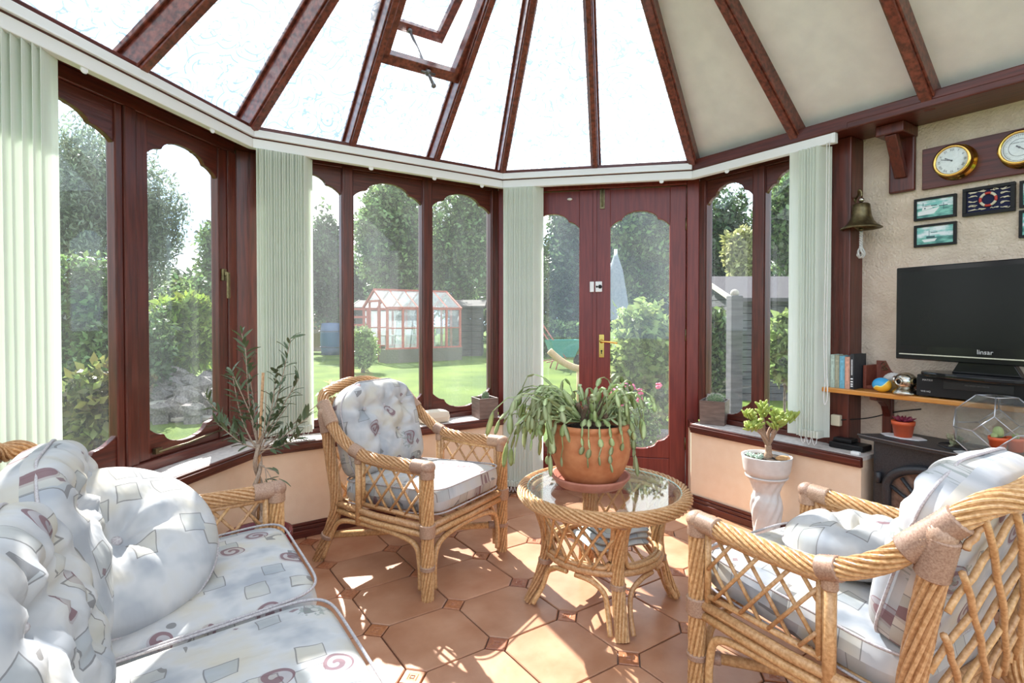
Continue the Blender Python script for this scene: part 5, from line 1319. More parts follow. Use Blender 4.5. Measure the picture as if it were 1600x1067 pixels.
# ------------------------------------------------------------------ cactus cubes on the sills
def cube_planter(p, ang, side, name, label, tall):
    e = empty(name, (p.x, p.y, SILL), ang, label, 'planter', 'square cactus planters on the sills'); h = side*0.98; b = MB(); s2 = side/2; t = 0.008
    vs = []
    for z, a in ((0, s2*0.97), (h, s2), (h, s2-t), (h*0.82, s2-t)):
        vs += [(-a, -a, z), (a, -a, z), (a, a, z), (-a, a, z)]
    fs = [(3, 2, 1, 0)]
    for l in range(3):
        for k in range(4): fs.append((l*4+k, l*4+(k+1) % 4, l*4+4+(k+1) % 4, l*4+4+k))
    b.add(vs, fs); b.build('box', m_planter, e, bev=0.002)
    MB().bx(-s2+t, s2-t, -s2+t, s2-t, h*0.75, h*0.82).build('soil', m_soil, e)
    m_c = mat(name+'_green', (0.07, 0.12, 0.05), (0.16, 0.22, 0.11), rough=0.8, noise=60); m_sp = mat(name+'_spines', (0.62, 0.60, 0.50), rough=0.7)
    r_ = 0.024 if tall else 0.05; hz = 0.036 if tall else 0.036; z0 = h*0.82
    MB().ball((0.004, 0, z0+hz*0.75), (r_, r_, hz), 20, 14).build('cactus_body', m_c, e)
    sp = MB(); rg = random.Random(2)
    for k in range(260 if not tall else 150):
        u = rg.uniform(-0.3, 1); a = rg.uniform(0, 2*pi); q_ = sqrt(1-u*u) if abs(u) < 1 else 0; n = Vector((q_*cos(a), q_*sin(a), u)); c = Vector((0.004+r_*n.x, r_*n.y, z0+hz*0.75+hz*n.z)); L = 0.012 if not tall else 0.006
        d = (n + Vector((rg.uniform(-.5, .5), rg.uniform(-.5, .5), rg.uniform(-.2, .5)))).normalized(); sd = d.orthogonal().normalized()*0.0009; s3 = d.cross(sd).normalized()*0.0009
        sp.add([c+sd, c-sd*0.5+s3, c-sd*0.5-s3, c+d*L], [(0, 1, 3), (1, 2, 3), (2, 0, 3)])
    o = sp.build('spines', m_sp, e); o['kind'] = 'stuff'
q1 = on_z(752, 654, SILL); cube_planter(q1 + Vector((0.02, 0.055, 0)), RAD(28), 0.135, 'cactus_planter', 'brown square planter with a small upright cactus on the sill left of the door', True)
q2 = on_z(1117, 664, SILL); cube_planter(q2 + Vector((0.02, 0.06, 0)), RAD(-32), 0.150, 'cactus_planter', 'brown square planter with a round spiny cactus on the sill right of the door', False)
# cream cushion-like roll on the sill behind the left chair
rl_ = WLD.root('cream_pad', 1.03, 0.05, SILL, label='cream padded roll lying on the sill behind the left armchair', cat='pad')
c = cushion(0.20, 0.10, 0.07, 'rect', q=0.4, crown=0.01, nu=14, nv=14, warp=lambda v: Vector((v.x, v.y, v.z+0.037))); c.build('pad_body', mat('cream_cloth', (0.68, 0.60, 0.48), rough=0.9), rl_)

# ------------------------------------------------------------------ pedestal with jade plant
PD = on_z(1197, 850, 0.0); pdx = PD
pe_ = empty('twisted_pedestal', (PD.x, PD.y, 0), 0, 'white ceramic pedestal with spiral fluting in front of the right wall', 'pedestal')
prof = [(0.0, 0.0), (0.088, 0.0), (0.090, 0.018), (0.075, 0.035), (0.062, 0.06), (0.066, 0.10), (0.074, 0.15), (0.079, 0.20), (0.076, 0.235), (0.065, 0.262), (0.063, 0.275), (0.072, 0.30), (0.086, 0.335), (0.102, 0.352), (0.104, 0.36), (0.0, 0.36)]
mb = MB(); n = 60; P = []
import bisect
zz = [i*0.36/44 for i in range(45)]
def pr(z):
    for (r0, z0), (r1, z1) in zip(prof[1:-1], prof[2:-1]):
        if z0 <= z <= z1 and z1 > z0: k = (z-z0)/(z1-z0); k = k*k*(3-2*k)*0.5+k*0.5; return r0+(r1-r0)*k
    return 0.1
vs = []; fs = []
for z in zz:
    tw = 7.0*z; fl = 0.0 if (z < 0.03 or z > 0.345) else 0.10
    for k in range(n):
        a = 2*pi*k/n; r_ = pr(z)*(1 - fl*(0.5+0.5*cos(10*a - 10*tw*0.9))); vs.append((r_*cos(a), r_*sin(a), z))
for i in range(len(zz)-1):
    for k in range(n): fs.append((i*n+k, i*n+(k+1) % n, (i+1)*n+(k+1) % n, (i+1)*n+k))
fs += [tuple(range(n-1, -1, -1)), tuple((len(zz)-1)*n+k for k in range(n))]
mb.add(vs, fs, True); mb.build('column', m_ceramic, pe_)
jd = empty('potted_jade', (PD.x, PD.y, 0.36), 0, 'finger leaved jade plant in a white round bowl on the pedestal', 'plant')
MB().lathe([(0, 0), (0.100, 0), (0.112, 0.03), (0.121, 0.095), (0.122, 0.102), (0.114, 0.102), (0.110, 0.085), (0, 0.085)], 48).build('bowl', m_ceramic, jd)
MB().lathe([(0.110, 0.087), (0.05, 0.094), (0, 0.096)], 20).build('soil', m_soil, jd)
m_trunk = mat('jade_trunk', (0.28, 0.17, 0.11), (0.42, 0.28, 0.19), rough=0.8, noise=25, bump=0.3, bscale=60)
base = Vector((0.0, -0.01, 0.09)); tips = []
fork = Vector((0.002, -0.01, 0.155))
br = [[(-0.02, 0, 0.20), (-0.035, 0.0, 0.245), (-0.07, -0.01, 0.285), (-0.10, -0.005, 0.305)], [(-0.015, 0, 0.22), (-0.012, 0.01, 0.275), (-0.028, 0, 0.315), (-0.018, 0.0, 0.345)], [(0.02, -0.02, 0.20), (0.05, -0.01, 0.24), (0.085, 0.0, 0.268), (0.13, 0, 0.290)], [(0.015, 0.02, 0.205), (0.03, 0.01, 0.255), (0.045, 0.0, 0.292), (0.06, -0.02, 0.30)], [(-0.02, -0.03, 0.19), (-0.05, -0.04, 0.225), (-0.085, -0.035, 0.25), (-0.10, -0.03, 0.24)], [(0.01, -0.035, 0.20), (0.01, -0.05, 0.235), (0.02, -0.055, 0.26), (0.03, -0.06, 0.28)]]
tr = MB(); tr.tube(spline([base, (0.004, -0.01, 0.12), fork], 5), [0.020]*5+[0.016]*6, 9); tr.build('trunk', m_trunk, jd)
for b_ in br:
    pts = spline([fork]+b_, 5); MB().tube(pts, [0.011-0.007*i/len(pts) for i in range(len(pts))], 7).build('branch', m_trunk, jd); tips += [pts[-1], pts[-4], pts[-8]]
m_jade = leafmat('jade_leaves', (0.34, 0.44, 0.07), (0.60, 0.66, 0.20), trans=0.3, noise=12.0, isl=0.0)
lf = MB(); lf.tube([(0, 0, 0), (0, 0, 0.012), (0.002, 0, 0.026), (0.003, 0, 0.038), (0.003, 0, 0.042)], [0.0035, 0.0055, 0.0065, 0.0055, 0.002], 7); lfm = lf.mesh('leaf', m_jade)
rg = random.Random(9)
for t in tips:
    for k in range(13):
        d = Vector((rg.uniform(-1, 1), rg.uniform(-1, 1), rg.uniform(0.1, 1.4))).normalized()
        M = Matrix.Translation(t + Vector((rg.uniform(-.012, .012), rg.uniform(-.012, .012), rg.uniform(-.010, .010)))) @ d.to_track_quat('Z', 'X').to_matrix().to_4x4() @ Matrix.Scale(rg.uniform(0.7, 1.15), 4)
        inst('leaf', lfm, jd, M)
m_sed = leafmat('blue_green_rosettes', (0.28, 0.38, 0.30), (0.45, 0.55, 0.45), trans=0.1, noise=20, isl=0.2)
for (x, y) in ((-0.085, -0.03), (-0.07, -0.06), (-0.05, -0.035), (-0.09, 0.0)):
    mb = MB()
    for k in range(14):
        a = k*2.4; t = 0.2+0.8*k/14; el = RAD(80-70*t); d = Vector((cos(a)*cos(el), sin(a)*cos(el), sin(el))); b_ = Vector((x, y, 0.10)); mb.tube([b_, b_+d*0.012, b_+d*0.022], [0.003, 0.006, 0.001], 5)
    mb.build('rosette', m_sed, jd)
MB().ball((0.06, -0.05, 0.098), (0.04, 0.022, 0.014), 12, 8).build('stone', mat('ochre_stone', (0.42, 0.22, 0.09), (0.55, 0.32, 0.15), rough=0.9, noise=20), jd)

# ------------------------------------------------------------------ olive plant behind the sofa arm
OP = Vector((-1.115, 2.39))
ol = empty('potted_olive', (OP.x, OP.y, 0), 0, 'olive plant with plaited stem in a burgundy pot behind the sofa arm', 'plant')
MB().lathe([(0, 0), (0.10, 0), (0.125, 0.16), (0.14, 0.175), (0.142, 0.23), (0.128, 0.23), (0.122, 0.19), (0, 0.19)], 36).build('pot', mat('burgundy_glaze', (0.13, 0.012, 0.02), (0.18, 0.02, 0.03), rough=0.25, noise=5), ol)
MB().lathe([(0.122, 0.195), (0, 0.205)], 20).build('soil', m_soil, ol)
m_ostem = mat('grey_brown_stem', (0.30, 0.22, 0.16), (0.42, 0.33, 0.25), rough=0.8, noise=20)
for j in range(2):
    pts = [Vector((0.0+0.020*cos(t*0.55+j*pi)*(0.6+0.4*sin(t*.2)), 0.020*sin(t*0.55+j*pi), 0.19+0.0185*t)) for t in range(24)]
    MB().tube(pts, [0.011-0.003*i/24 for i in range(24)], 8).build('stem', m_ostem, ol)
MB().tube([(-0.008, 0.012, 0.19), (0.004, 0.01, 0.62), (0.022, 0.01, 0.93)], 0.0065, 8).build('bamboo_cane', m_rattan, ol)
m_olive = leafmat('olive_leaves', (0.09, 0.13, 0.06), (0.26, 0.32, 0.18), trans=0.3, noise=5.0, isl=0.0, rough=0.4)
ll = MB(); Lf = 0.058; wL = 0.0072; K = 5; vs = []; fs = []
for i in range(K+1):
    t = i/K; w_ = wL*sin(pi*min(1, t*0.95+0.04))**0.8; vs += [(-w_, Lf*t, 0.004*sin(pi*t)+0.0015), (0, Lf*t, 0.004*sin(pi*t)), (w_, Lf*t, 0.004*sin(pi*t)+0.0015)]
for i in range(K): fs += [(i*3, i*3+1, i*3+4, i*3+3), (i*3+1, i*3+2, i*3+5, i*3+4)]
n0 = len(vs); fs += [tuple(n0+i for i in reversed(f)) for f in fs]; vs += [(x, y, z-0.0006) for x, y, z in vs]
ll.add(vs, fs, True); llm = ll.mesh('leaf', m_olive)
rg = random.Random(4); topo = Vector((0, 0, 0.62))
ends = [(-0.12, 0.02, 0.93), (-0.07, -0.06, 0.92), (-0.09, 0.05, 1.10), (-0.05, 0.0, 1.04), (-0.22, 0.0, 0.82), (-0.15, -0.05, 0.72), (0.14, 0.02, 1.08), (0.10, -0.03, 0.95), (0.17, 0.03, 0.90), (0.23, -0.02, 0.74), (0.20, -0.05, 0.66), (0.13, 0.04, 0.80), (0.06, -0.05, 0.86), (0.27, 0.03, 0.80)]
nl = 0
for ex in ends:
    ex = Vector(ex); mid = topo.lerp(ex, 0.45) + Vector((rg.uniform(-.02, .02), rg.uniform(-.02, .02), -0.03)); pts = spline([topo + Vector((0, 0, rg.uniform(-.06, .0))), mid, ex], 8)
    MB().tube(pts, [0.0042-0.0028*i/len(pts) for i in range(len(pts))], 5).build('twig', m_ostem, ol)
    for i in range(5, len(pts)):
        tdir = (pts[i]-pts[i-1]).normalized()
        for s_ in (-1, 1):
            if nl > 270: continue
            sd = tdir.cross(Vector((rg.uniform(-1, 1), rg.uniform(-1, 1), 0.4))).normalized()*s_; d = (tdir*rg.uniform(.5, 1.0) + sd*0.8 + Vector((0, 0, rg.uniform(-.35, .1)))).normalized()
            inst('leaf', llm, ol, Matrix.Translation(pts[i]) @ d.to_track_quat('Y', 'Z').to_matrix().to_4x4() @ Matrix.Rotation(rg.uniform(-.8, .8), 4, 'Y') @ Matrix.Scale(rg.uniform(0.8, 1.2), 4)); nl += 1
for ex in ((0.05, -0.03, 0.40), (0.07, -0.02, 0.44), (0.035, -0.05, 0.36)):
    ex = Vector(ex) + Vector((0.03, 0, 0.06)); pts = spline([Vector((0.01, 0, 0.52)), Vector((0.04, -0.02, 0.52)), ex], 4); MB().tube(pts, 0.002, 5).build('twig', m_ostem, ol)
    for k in range(6):
        d = Vector((rg.uniform(-1, 1), rg.uniform(-.6, .3), rg.uniform(-.6, .8))).normalized(); inst('leaf', llm, ol, Matrix.Translation(ex + Vector((0, 0, -0.01*k))) @ d.to_track_quat('Y', 'Z').to_matrix().to_4x4() @ Matrix.Scale(1.05, 4))
# ------------------------------------------------------------------ garden
GZ = -0.22
def ground_mat():
    m, nt, out = newmat('mown_lawn'); v = coords(nt, 'Object', (1, 1, 1))
    a = N(nt, 'TexNoise', {'Vector': v, 'Scale': 0.9, 'Detail': 6}).outputs['Fac']; b = N(nt, 'TexNoise', {'Vector': v, 'Scale': 45.0, 'Detail': 3}).outputs['Fac']
    k = MA(nt, 'ADD', MA(nt, 'MULTIPLY', a, 0.6), MA(nt, 'MULTIPLY', b, 0.4))
    col = RAMP(nt, k, [(0.36, (0.040, 0.080, 0.008)), (0.62, (0.115, 0.165, 0.020))])
    p = N(nt, 'BsdfPrincipled', {'Base Color': col, 'Roughness': 0.9, 'Specular IOR Level': 0.15})
    bb = N(nt, 'Bump', {'Height': b, 'Strength': 0.8, 'Distance': 0.03}); nt.links.new(bb.outputs[0], p.inputs['Normal'])
    nt.links.new(p.outputs[0], out.inputs[0]); return m
gr = MB(); gr.bx(-60, 60, -30, 90, GZ-0.3, GZ).build('ground', ground_mat()); tag(bpy.data.objects['ground'], 'mown lawn of the garden', kind='structure')
m_pave = mat('pale_gravel_paving', (0.42, 0.38, 0.36), (0.60, 0.56, 0.53), rough=0.95, noise=9, detail=6, bump=0.4, bscale=40)
pv = MB(); pv.prism([(WB.w(-0.1, 0.3).x, WB.w(-0.1, 0.3).y, GZ), (WB.w(3.9, 0.3).x, WB.w(3.9, 0.3).y, GZ), (6.4, 5.6, GZ), (2.5, 6.4, GZ), (0.55, 5.3, GZ)], (0, 0, 0.03)); tag(pv.build('patio', m_pave), 'pale gravel patio outside the double door', kind='structure')

def cloud(name, m, parent, blobs, n, size, seed, aspect=0.5, shell=0.55, up=0.0):
    rs_ = np.random.RandomState(seed); W_ = np.array([b[6] if len(b) > 6 else b[3]*b[4]*b[5] for b in blobs]); W_ = W_/W_.sum()
    idx = rs_.choice(len(blobs), n, p=W_); B = np.array([b[:6] for b in blobs])[idx]
    d = rs_.normal(size=(n, 3)); d /= np.linalg.norm(d, axis=1)[:, None]; r = shell + (1-shell)*rs_.rand(n)**0.7
    r *= 1 + 0.12*np.sin(d[:, 0]*7+seed)+0.10*np.sin(d[:, 2]*9+seed*2)
    c = B[:, :3] + d*r[:, None]*B[:, 3:6]
    t = rs_.normal(size=(n, 3)) + np.array([0, 0, up]); t /= np.linalg.norm(t, axis=1)[:, None]
    nn = d*0.7 + rs_.normal(size=(n, 3))*0.8; s = np.cross(t, nn); s /= (np.linalg.norm(s, axis=1)[:, None]+1e-9)
    L = size*(0.6+0.8*rs_.rand(n))[:, None]; w = L*aspect*0.5
    bend = np.cross(s, t)*L*0.12
    v = np.stack([c, c+t*L*0.45-s*w+bend, c+t*L, c+t*L*0.45+s*w+bend], 1).reshape(-1, 3)
    me = bpy.data.meshes.new(name); me.vertices.add(4*n); me.loops.add(4*n); me.polygons.add(n)
    me.vertices.foreach_set('co', v.astype(np.float32).ravel()); me.loops.foreach_set('vertex_index', np.arange(4*n, dtype=np.int32))
    me.polygons.foreach_set('loop_start', np.arange(0, 4*n, 4, dtype=np.int32)); me.polygons.foreach_set('loop_total', np.full(n, 4, dtype=np.int32))
    me.materials.append(m); me.update(calc_edges=True); o = bpy.data.objects.new(name, me); C.objects.link(o); o.parent = parent; return o
G = {'dark': leafmat('dark_foliage', (0.05, 0.085, 0.035), (0.12, 0.17, 0.07), isl=0.75, noise=0.6, rough=0.32), 'mid': leafmat('mid_foliage', (0.10, 0.16, 0.05), (0.22, 0.29, 0.11), isl=0.75, noise=0.8, rough=0.32),
     'light': leafmat('light_foliage', (0.16, 0.23, 0.06), (0.32, 0.40, 0.14), isl=0.4, noise=1.5), 'grey': leafmat('grey_green_foliage', (0.14, 0.18, 0.12), (0.27, 0.32, 0.22), isl=0.4, noise=1.0),
     'red': leafmat('bronze_foliage', (0.16, 0.10, 0.04), (0.20, 0.26, 0.07), isl=0.6, noise=5.0), 'gold': leafmat('golden_foliage', (0.28, 0.29, 0.10), (0.48, 0.47, 0.22), isl=0.4, noise=1.2), 'laurel': leafmat('laurel_foliage', (0.14, 0.21, 0.03), (0.34, 0.42, 0.08), isl=0.45, noise=1.0)}
m_tr = mat('tree_trunk', (0.10, 0.08, 0.06), (0.20, 0.16, 0.12), rough=0.95, noise=6, bump=0.5, bscale=12)
sd_ = [100]
def bush(name, px0, px1, py_top, Y, kind, n, size, label, cat='shrub', py_bot=None, group=None, blobs=None, dep=None, trunk=0.06, aspect=0.5, shell=0.5, nb=7, up=0.0):
    """plant filling the pixel columns px0..px1 up to row py_top, standing at distance Y on the ground"""
    a, b = at(px0, 500, Y), at(px1, 500, Y); ztop = at((px0+px1)/2, py_top, Y).z; zbot = GZ if py_bot is None else at((px0+px1)/2, py_bot, Y).z
    cx = (a.x+b.x)/2; w = (b.x-a.x)/2; H = ztop-zbot; e = empty(name, (cx, Y, GZ), 0, label, cat, group); rg = random.Random(sd_[0]); sd_[0] += 1
    d_ = dep or w*0.8; B = [(0, 0, zbot-GZ+H*0.5, w*0.8, d_*0.8, H*0.46)]
    for k in range(nb):
        t = rg.random(); rr = rg.uniform(0.3, 0.5); ww = w*(1-rr)
        B.append((rg.uniform(-1, 1)*ww, rg.uniform(-.5, .5)*d_, zbot-GZ + H*(rr*0.8 + (1-rr*1.6)*t), w*rr*1.1, d_*rr, H*rr*0.7))
    cloud('foliage', G[kind] if isinstance(kind, str) else kind, e, B, n, size, sd_[0], aspect, shell, up)
    tk = MB(); tk.tube(spline([(0, 0, 0), (0.02*w, 0, H*0.3), (-0.03*w, 0, (zbot-GZ)+H*0.6)], 5), [trunk*(1-0.06*i) for i in range(11)], 7)
    for k in range(min(4, len(B)-1)):
        q_ = B[1+k]; tk.tube(spline([(0, 0, max(0.1, (zbot-GZ)+H*0.12)), (q_[0]*0.5, q_[1]*0.5, q_[2]*0.7), (q_[0], q_[1], q_[2])], 4), trunk*0.35, 5)
    tk.build('trunk', m_tr, e); return e
TG = 'tall trees behind the garden'
# left wall view
bush('feathery_tree', 40, 222, 168, 15.0, 'grey', 16000, 0.16, 'feathery grey green tree at far left beside the blind', 'tree', py_bot=470, group=TG, shell=0.2, aspect=0.3, up=0.6)
bush('feathery_tree', 185, 290, 225, 17.0, 'grey', 8000, 0.17, 'tall thin tree above the clipped laurel', 'tree', py_bot=470, group=TG, shell=0.2, aspect=0.3, up=0.6)
bush('garden_tree', 300, 420, 318, 20.0, 'mid', 6000, 0.22, 'green tree beyond the laurel seen beside the window handle', 'tree', py_bot=470, group=TG, shell=0.3)
bush('distant_hedge', 190, 420, 432, 19.0, 'mid', 7000, 0.17, 'distant bushy hedge behind the clipped laurel', 'hedge', dep=1.0)
bush('dense_shrub', 60, 215, 372, 6.2, 'mid', 11000, 0.085, 'dense green shrub outside the left pane', 'shrub')
bush('dark_shrub', 95, 265, 470, 7.6, 'dark', 6000, 0.09, 'dark evergreen shrub behind the rockery', 'shrub')
bush('clipped_laurel', 228, 352, 462, 9.0, 'laurel', 9000, 0.14, 'rounded clipped yellow green laurel in the left window', 'shrub', py_bot=585, shell=0.8, nb=3, aspect=0.42)
bush('bronze_shrub', 90, 215, 548, 3.55, 'red', 3600, 0.075, 'low bronze leaved shrub just outside the left pane', 'shrub', trunk=0.02, aspect=0.55)
# rockery
rg = random.Random(21); m_rock = mat('grey_rock', (0.10, 0.085, 0.08), (0.24, 0.21, 0.20), rough=0.95, noise=5, bump=0.6, bscale=14); m_slab = mat('pale_slab', (0.34, 0.31, 0.26), (0.42, 0.38, 0.33), rough=0.9, noise=4)
rocks = [(238, 618, 50, 26), (262, 606, 62, 30), (292, 618, 46, 30), (318, 612, 44, 40), (338, 626, 40, 34), (250, 640, 40, 18), (276, 634, 40, 24), (302, 640, 38, 22), (232, 592, 40, 24), (330, 594, 50, 26), (300, 598, 40, 22), (270, 585, 54, 22)]
lab_r = ['round grey rock at the left end of the rockery', 'large rock in the middle row of the rockery', 'rock below the clipped laurel in the rockery', 'tall rock near the right end of the rockery', 'rock at the right end of the rockery', 'small front rock at the left of the rockery', 'front rock in the middle of the rockery', 'front rock at the right of the rockery', 'rock at the back left of the rockery', 'back rock at the right of the rockery', 'back rock in the middle of the rockery', 'long back rock of the rockery under the laurel']
for (px, py, w_, h_), lb in zip(rocks, lab_r):
    Y = 8.6 - (py-585)*0.025; c = at(px, py, Y); rw = w_/2/F*Y; rh = h_/2/F*Y; e = empty('garden_rock', (c.x, c.y, GZ), rg.uniform(0, 3), lb, 'rock', 'rocks of the rockery')
    m = MB(); m.ball((0, 0, c.z-GZ), (rw, rw*0.8, rh*1.2), 9, 6)
    m.v = [tuple(Vector(v) + Vector((rg.uniform(-.2, .2)*rw, rg.uniform(-.2, .2)*rw, rg.uniform(-.2, .2)*rh))) for v in m.v]; m.sm = [False]*len(m.sm)
    m.v = [(x, y, max(z, 0.0)) for x, y, z in m.v]
    m.bx(-rw*0.6, rw*0.6, -rw*0.5, rw*0.5, 0, max(0.05, c.z-GZ)); m.build('stone', m_rock, e)
for (px, py, w_, lb) in ((310, 648, 60, 'pale flat slab lying before the rockery'), (255, 628, 44, 'thin pale slab on the left rocks')):
    Y = 7.5; c = at(px, py, Y); rw = w_/2/F*Y; e = empty('stone_slab', (c.x, c.y, GZ), 0.15, lb, 'slab', 'pale slabs'); zt = max(0.06, c.z-GZ)
    MB().bx(-rw, rw, -0.22, 0.22, zt-0.05, zt).build('slab', m_slab, e, bev=0.01); MB().bx(-rw*0.6, rw*0.6, -0.15, 0.15, 0, zt-0.05).build('slab_base', m_rock, e)
c = at(305, 643, 7.5); e = empty('sandstone_block', (c.x, c.y, max(GZ+0.06, at(310, 648, 7.5).z)), 0.2, 'yellowish stone block lying on the flat slab', 'stone'); MB().bx(-0.12, 0.12, -0.08, 0.08, 0, 0.08).build('block', m_slab, e, bev=0.01)
# diagonal window view
bush('holly_tree', 478, 545, 318, 21.0, 'dark', 7000, 0.20, 'dark evergreen tree left of the greenhouse', 'tree', py_bot=530, group=TG, shell=0.4)
bush('broad_tree', 540, 680, 262, 25.0, 'mid', 15000, 0.24, 'broad green tree above the greenhouse roof', 'tree', py_bot=480, group=TG, shell=0.35, trunk=0.25)
bush('broad_tree', 640, 800, 250, 27.0, 'mid', 14000, 0.24, 'broad green tree right of the greenhouse', 'tree', py_bot=500, group=TG, shell=0.35, trunk=0.25)
bush('dark_tree', 560, 720, 330, 29.0, 'dark', 9000, 0.28, 'dark tree filling the gap behind the greenhouse', 'tree', group=TG, shell=0.4, trunk=0.25)
bush('dark_tree', 740, 860, 280, 28.5, 'dark', 9000, 0.28, 'dark tree behind the left door leaf', 'tree', group=TG, shell=0.4, trunk=0.25)
bush('leafy_bush', 542, 592, 505, 14.0, 'light', 2500, 0.11, 'small leafy bush at the greenhouse door', 'shrub')
bush('back_hedge', 752, 930, 492, 20.0, 'mid', 9000, 0.13, 'clipped green hedge at the end of the lawn', 'hedge', dep=0.6, shell=0.85, nb=2)
bush('flower_bush', 498, 545, 590, 4.4, 'gold', 500, 0.07, 'small golden leaved plant outside the diagonal window', 'shrub', trunk=0.01)
# greenhouse
def greenhouse():
    Y0 = 15.6
    A = on_z(604, 568, GZ); Bp = on_z(722, 562, GZ)             # near long side ends on the ground
    ux = Vector((Bp.x-A.x, Bp.y-A.y)); L = ux.length; ux /= L
    Dn = on_z(548, 561, GZ); uy = Vector((-ux.y, ux.x)); Wd = 2.1
    e = empty('greenhouse', (A.x, A.y, GZ), atan2(ux.y, ux.x), 'red framed glass greenhouse on a low wall across the lawn', 'greenhouse')
    hb = 0.42; he = at(604, 481, A.y).z-GZ; hr = at(580, 452, A.y+0.6).z-GZ
    m_red = mat('faded_red_paint', (0.34, 0.075, 0.05), (0.46, 0.13, 0.09), rough=0.7, noise=3); m_base = mat('mossy_brick', (0.09, 0.09, 0.06), (0.16, 0.14, 0.10), rough=0.95, noise=4)
    for (x0, x1, y0, y1) in ((0, L, 0, 0.12), (0, L, Wd-0.12, Wd), (0, 0.12, 0.12, Wd/2-0.4), (0, 0.12, Wd/2+0.4, Wd-0.12), (L-0.12, L, 0.12, Wd-0.12)): MB().bx(x0, x1, y0, y1, 0, hb).build('base_wall', m_base, e)
    n = 5
    for y in (0.05, Wd-0.05):
        for i in range(n+1):
            x = 0.05 + (L-0.1)*i/n; MB().bx(x-0.035, x+0.035, y-0.03, y+0.03, hb, he).build('post', m_red, e)
        MB().bx(0, L, y-0.04, y+0.04, he-0.04, he+0.04).build('eaves_rail', m_red, e); MB().bx(0, L, y-0.035, y+0.035, hb, hb+0.05).build('base_rail', m_red, e)
        MB().bx(0.03, L-0.03, y-0.015, y+0.015, (hb+he)/2, (hb+he)/2+0.03).build('mid_rail', m_red, e)
        for i in range(n):
            xa = 0.05+(L-0.1)*i/n+0.035; xb = 0.05+(L-0.1)*(i+1)/n-0.035; MB().bx(xa, xb, y-0.004, y+0.004, hb+0.05, he-0.04).build('pane', m_glass_gh, e)
    for x in (0.03, L-0.03):
        for s in (0, 1): MB().beam((x, Wd*s, he), (x, Wd/2, hr), 0.07, 0.06).build('barge_board', m_red, e)
        if x > 1:
            MB().bx(x-0.03, x+0.03, Wd*0.33-0.03, Wd*0.33+0.03, hb, he).build('post', m_red, e); MB().bx(x-0.03, x+0.03, Wd*0.66-0.03, Wd*0.66+0.03, hb, he).build('post', m_red, e)
    for y in (Wd/2-0.42, Wd/2+0.42): MB().bx(0, 0.06, y-0.035, y+0.035, 0, he+0.25).build('door_post', m_red, e)
    MB().bx(0, 0.06, Wd/2-0.42, Wd/2+0.42, he+0.2, he+0.27).build('door_lintel', m_red, e)
    MB().bx(0, L, Wd/2-0.04, Wd/2+0.04, hr-0.05, hr+0.04).build('ridge_rail', m_red, e)
    for i in range(1, 5):
        x = L*i/5
        for s in (0, 1): MB().beam((x, Wd*s, he), (x, Wd/2, hr), 0.04, 0.04).build('glazing_bar', m_red, e)
    for i in range(5):
        xa, xb = L*i/5+0.03, L*(i+1)/5-0.03
        for s in (0, 1): 
            m = MB(); m.prism([(xa, Wd*s, he+0.02), (xb, Wd*s, he+0.02), (xb, Wd/2, hr+0.02), (xa, Wd/2, hr+0.02)], (0, 0, 0.006)); m.build('roof_pane', m_glass_gh, e)
    # open slatted door leaf
    for k in range(6): MB().bx(-0.55, -0.02, Wd/2+0.42, Wd/2+0.46, 0.35+k*0.26, 0.42+k*0.26).build('door_slat', m_red, e)
    MB().bx(-0.60, -0.54, Wd/2+0.41, Wd/2+0.47, 0.1, he).build('door_stile', m_red, e); MB().bx(-0.06, 0.0, Wd/2+0.41, Wd/2+0.47, 0.1, he).build('door_stile', m_red, e)
    # staging with pots inside
    MB().bx(0.5, L-0.2, Wd-0.7, Wd-0.14, 0.78, 0.82).build('staging', m_slab, e); 
    for x in (0.6, L-0.3): MB().bx(x-0.03, x+0.03, Wd-0.66, Wd-0.6, 0, 0.78).build('staging_leg', m_slab, e)
    mb = MB(); rg_ = random.Random(8)
    for k in range(6): 
        x = 0.7+k*0.4; h_ = rg_.uniform(.15, .4); mb.bx(x-0.1, x+0.1, Wd-0.55, Wd-0.35, 0.82, 0.82+h_)
    mb.build('stored_pots', m_white, e)
m_glass_gh = glass_mat('greenhouse_glass', tint=(0.86, 0.90, 0.90), refl=1.3, haze=0.10)
greenhouse()
# sheds
m_darkshed = mat('dark_shed_boards', (0.05, 0.045, 0.04), (0.10, 0.085, 0.075), rough=0.9, scale=(1, 1, 14), noise=2)
def shed(name, px0, px1, Y, py_eave, py_ridge, D, m, mr, label, boards=12, rz=0.0):
    a, b = on_z(px0, 0, 0) if False else at(px0, 500, Y), at(px1, 500, Y); w = b.x-a.x; he = at(px0, py_eave, Y).z-GZ; hr = at(px0, py_ridge, Y).z-GZ
    e = empty(name, (a.x, Y, GZ), rz, label, 'shed')
    bh = he/boards
    for k in range(boards): MB().bx(0, w, 0.012*(k % 2), D, k*bh, (k+1)*bh-0.012).build('wall_board', m, e)
    r = MB(); r.prism([(-0.15, -0.2, he-0.06), (-0.15, D/2, hr), (-0.15, D+0.2, he-0.06), (-0.15, D+0.2, he), (-0.15, D/2, hr+0.06), (-0.15, -0.2, he)], (w+0.3, 0, 0)); r.build('roof', mr, e)
    g_ = MB(); g_.prism([(0, 0, he), (0, D, he), (0, D/2, hr)], (0.03, 0, 0)); g_.prism([(w-0.03, 0, he), (w-0.03, D, he), (w-0.03, D/2, hr)], (0.03, 0, 0)); g_.build('gable', m, e)
    MB().beam((-0.17, -0.22, he-0.02), (-0.17, D/2, hr+0.04), 0.03, 0.08).build('barge_board', m_slab, e); return e
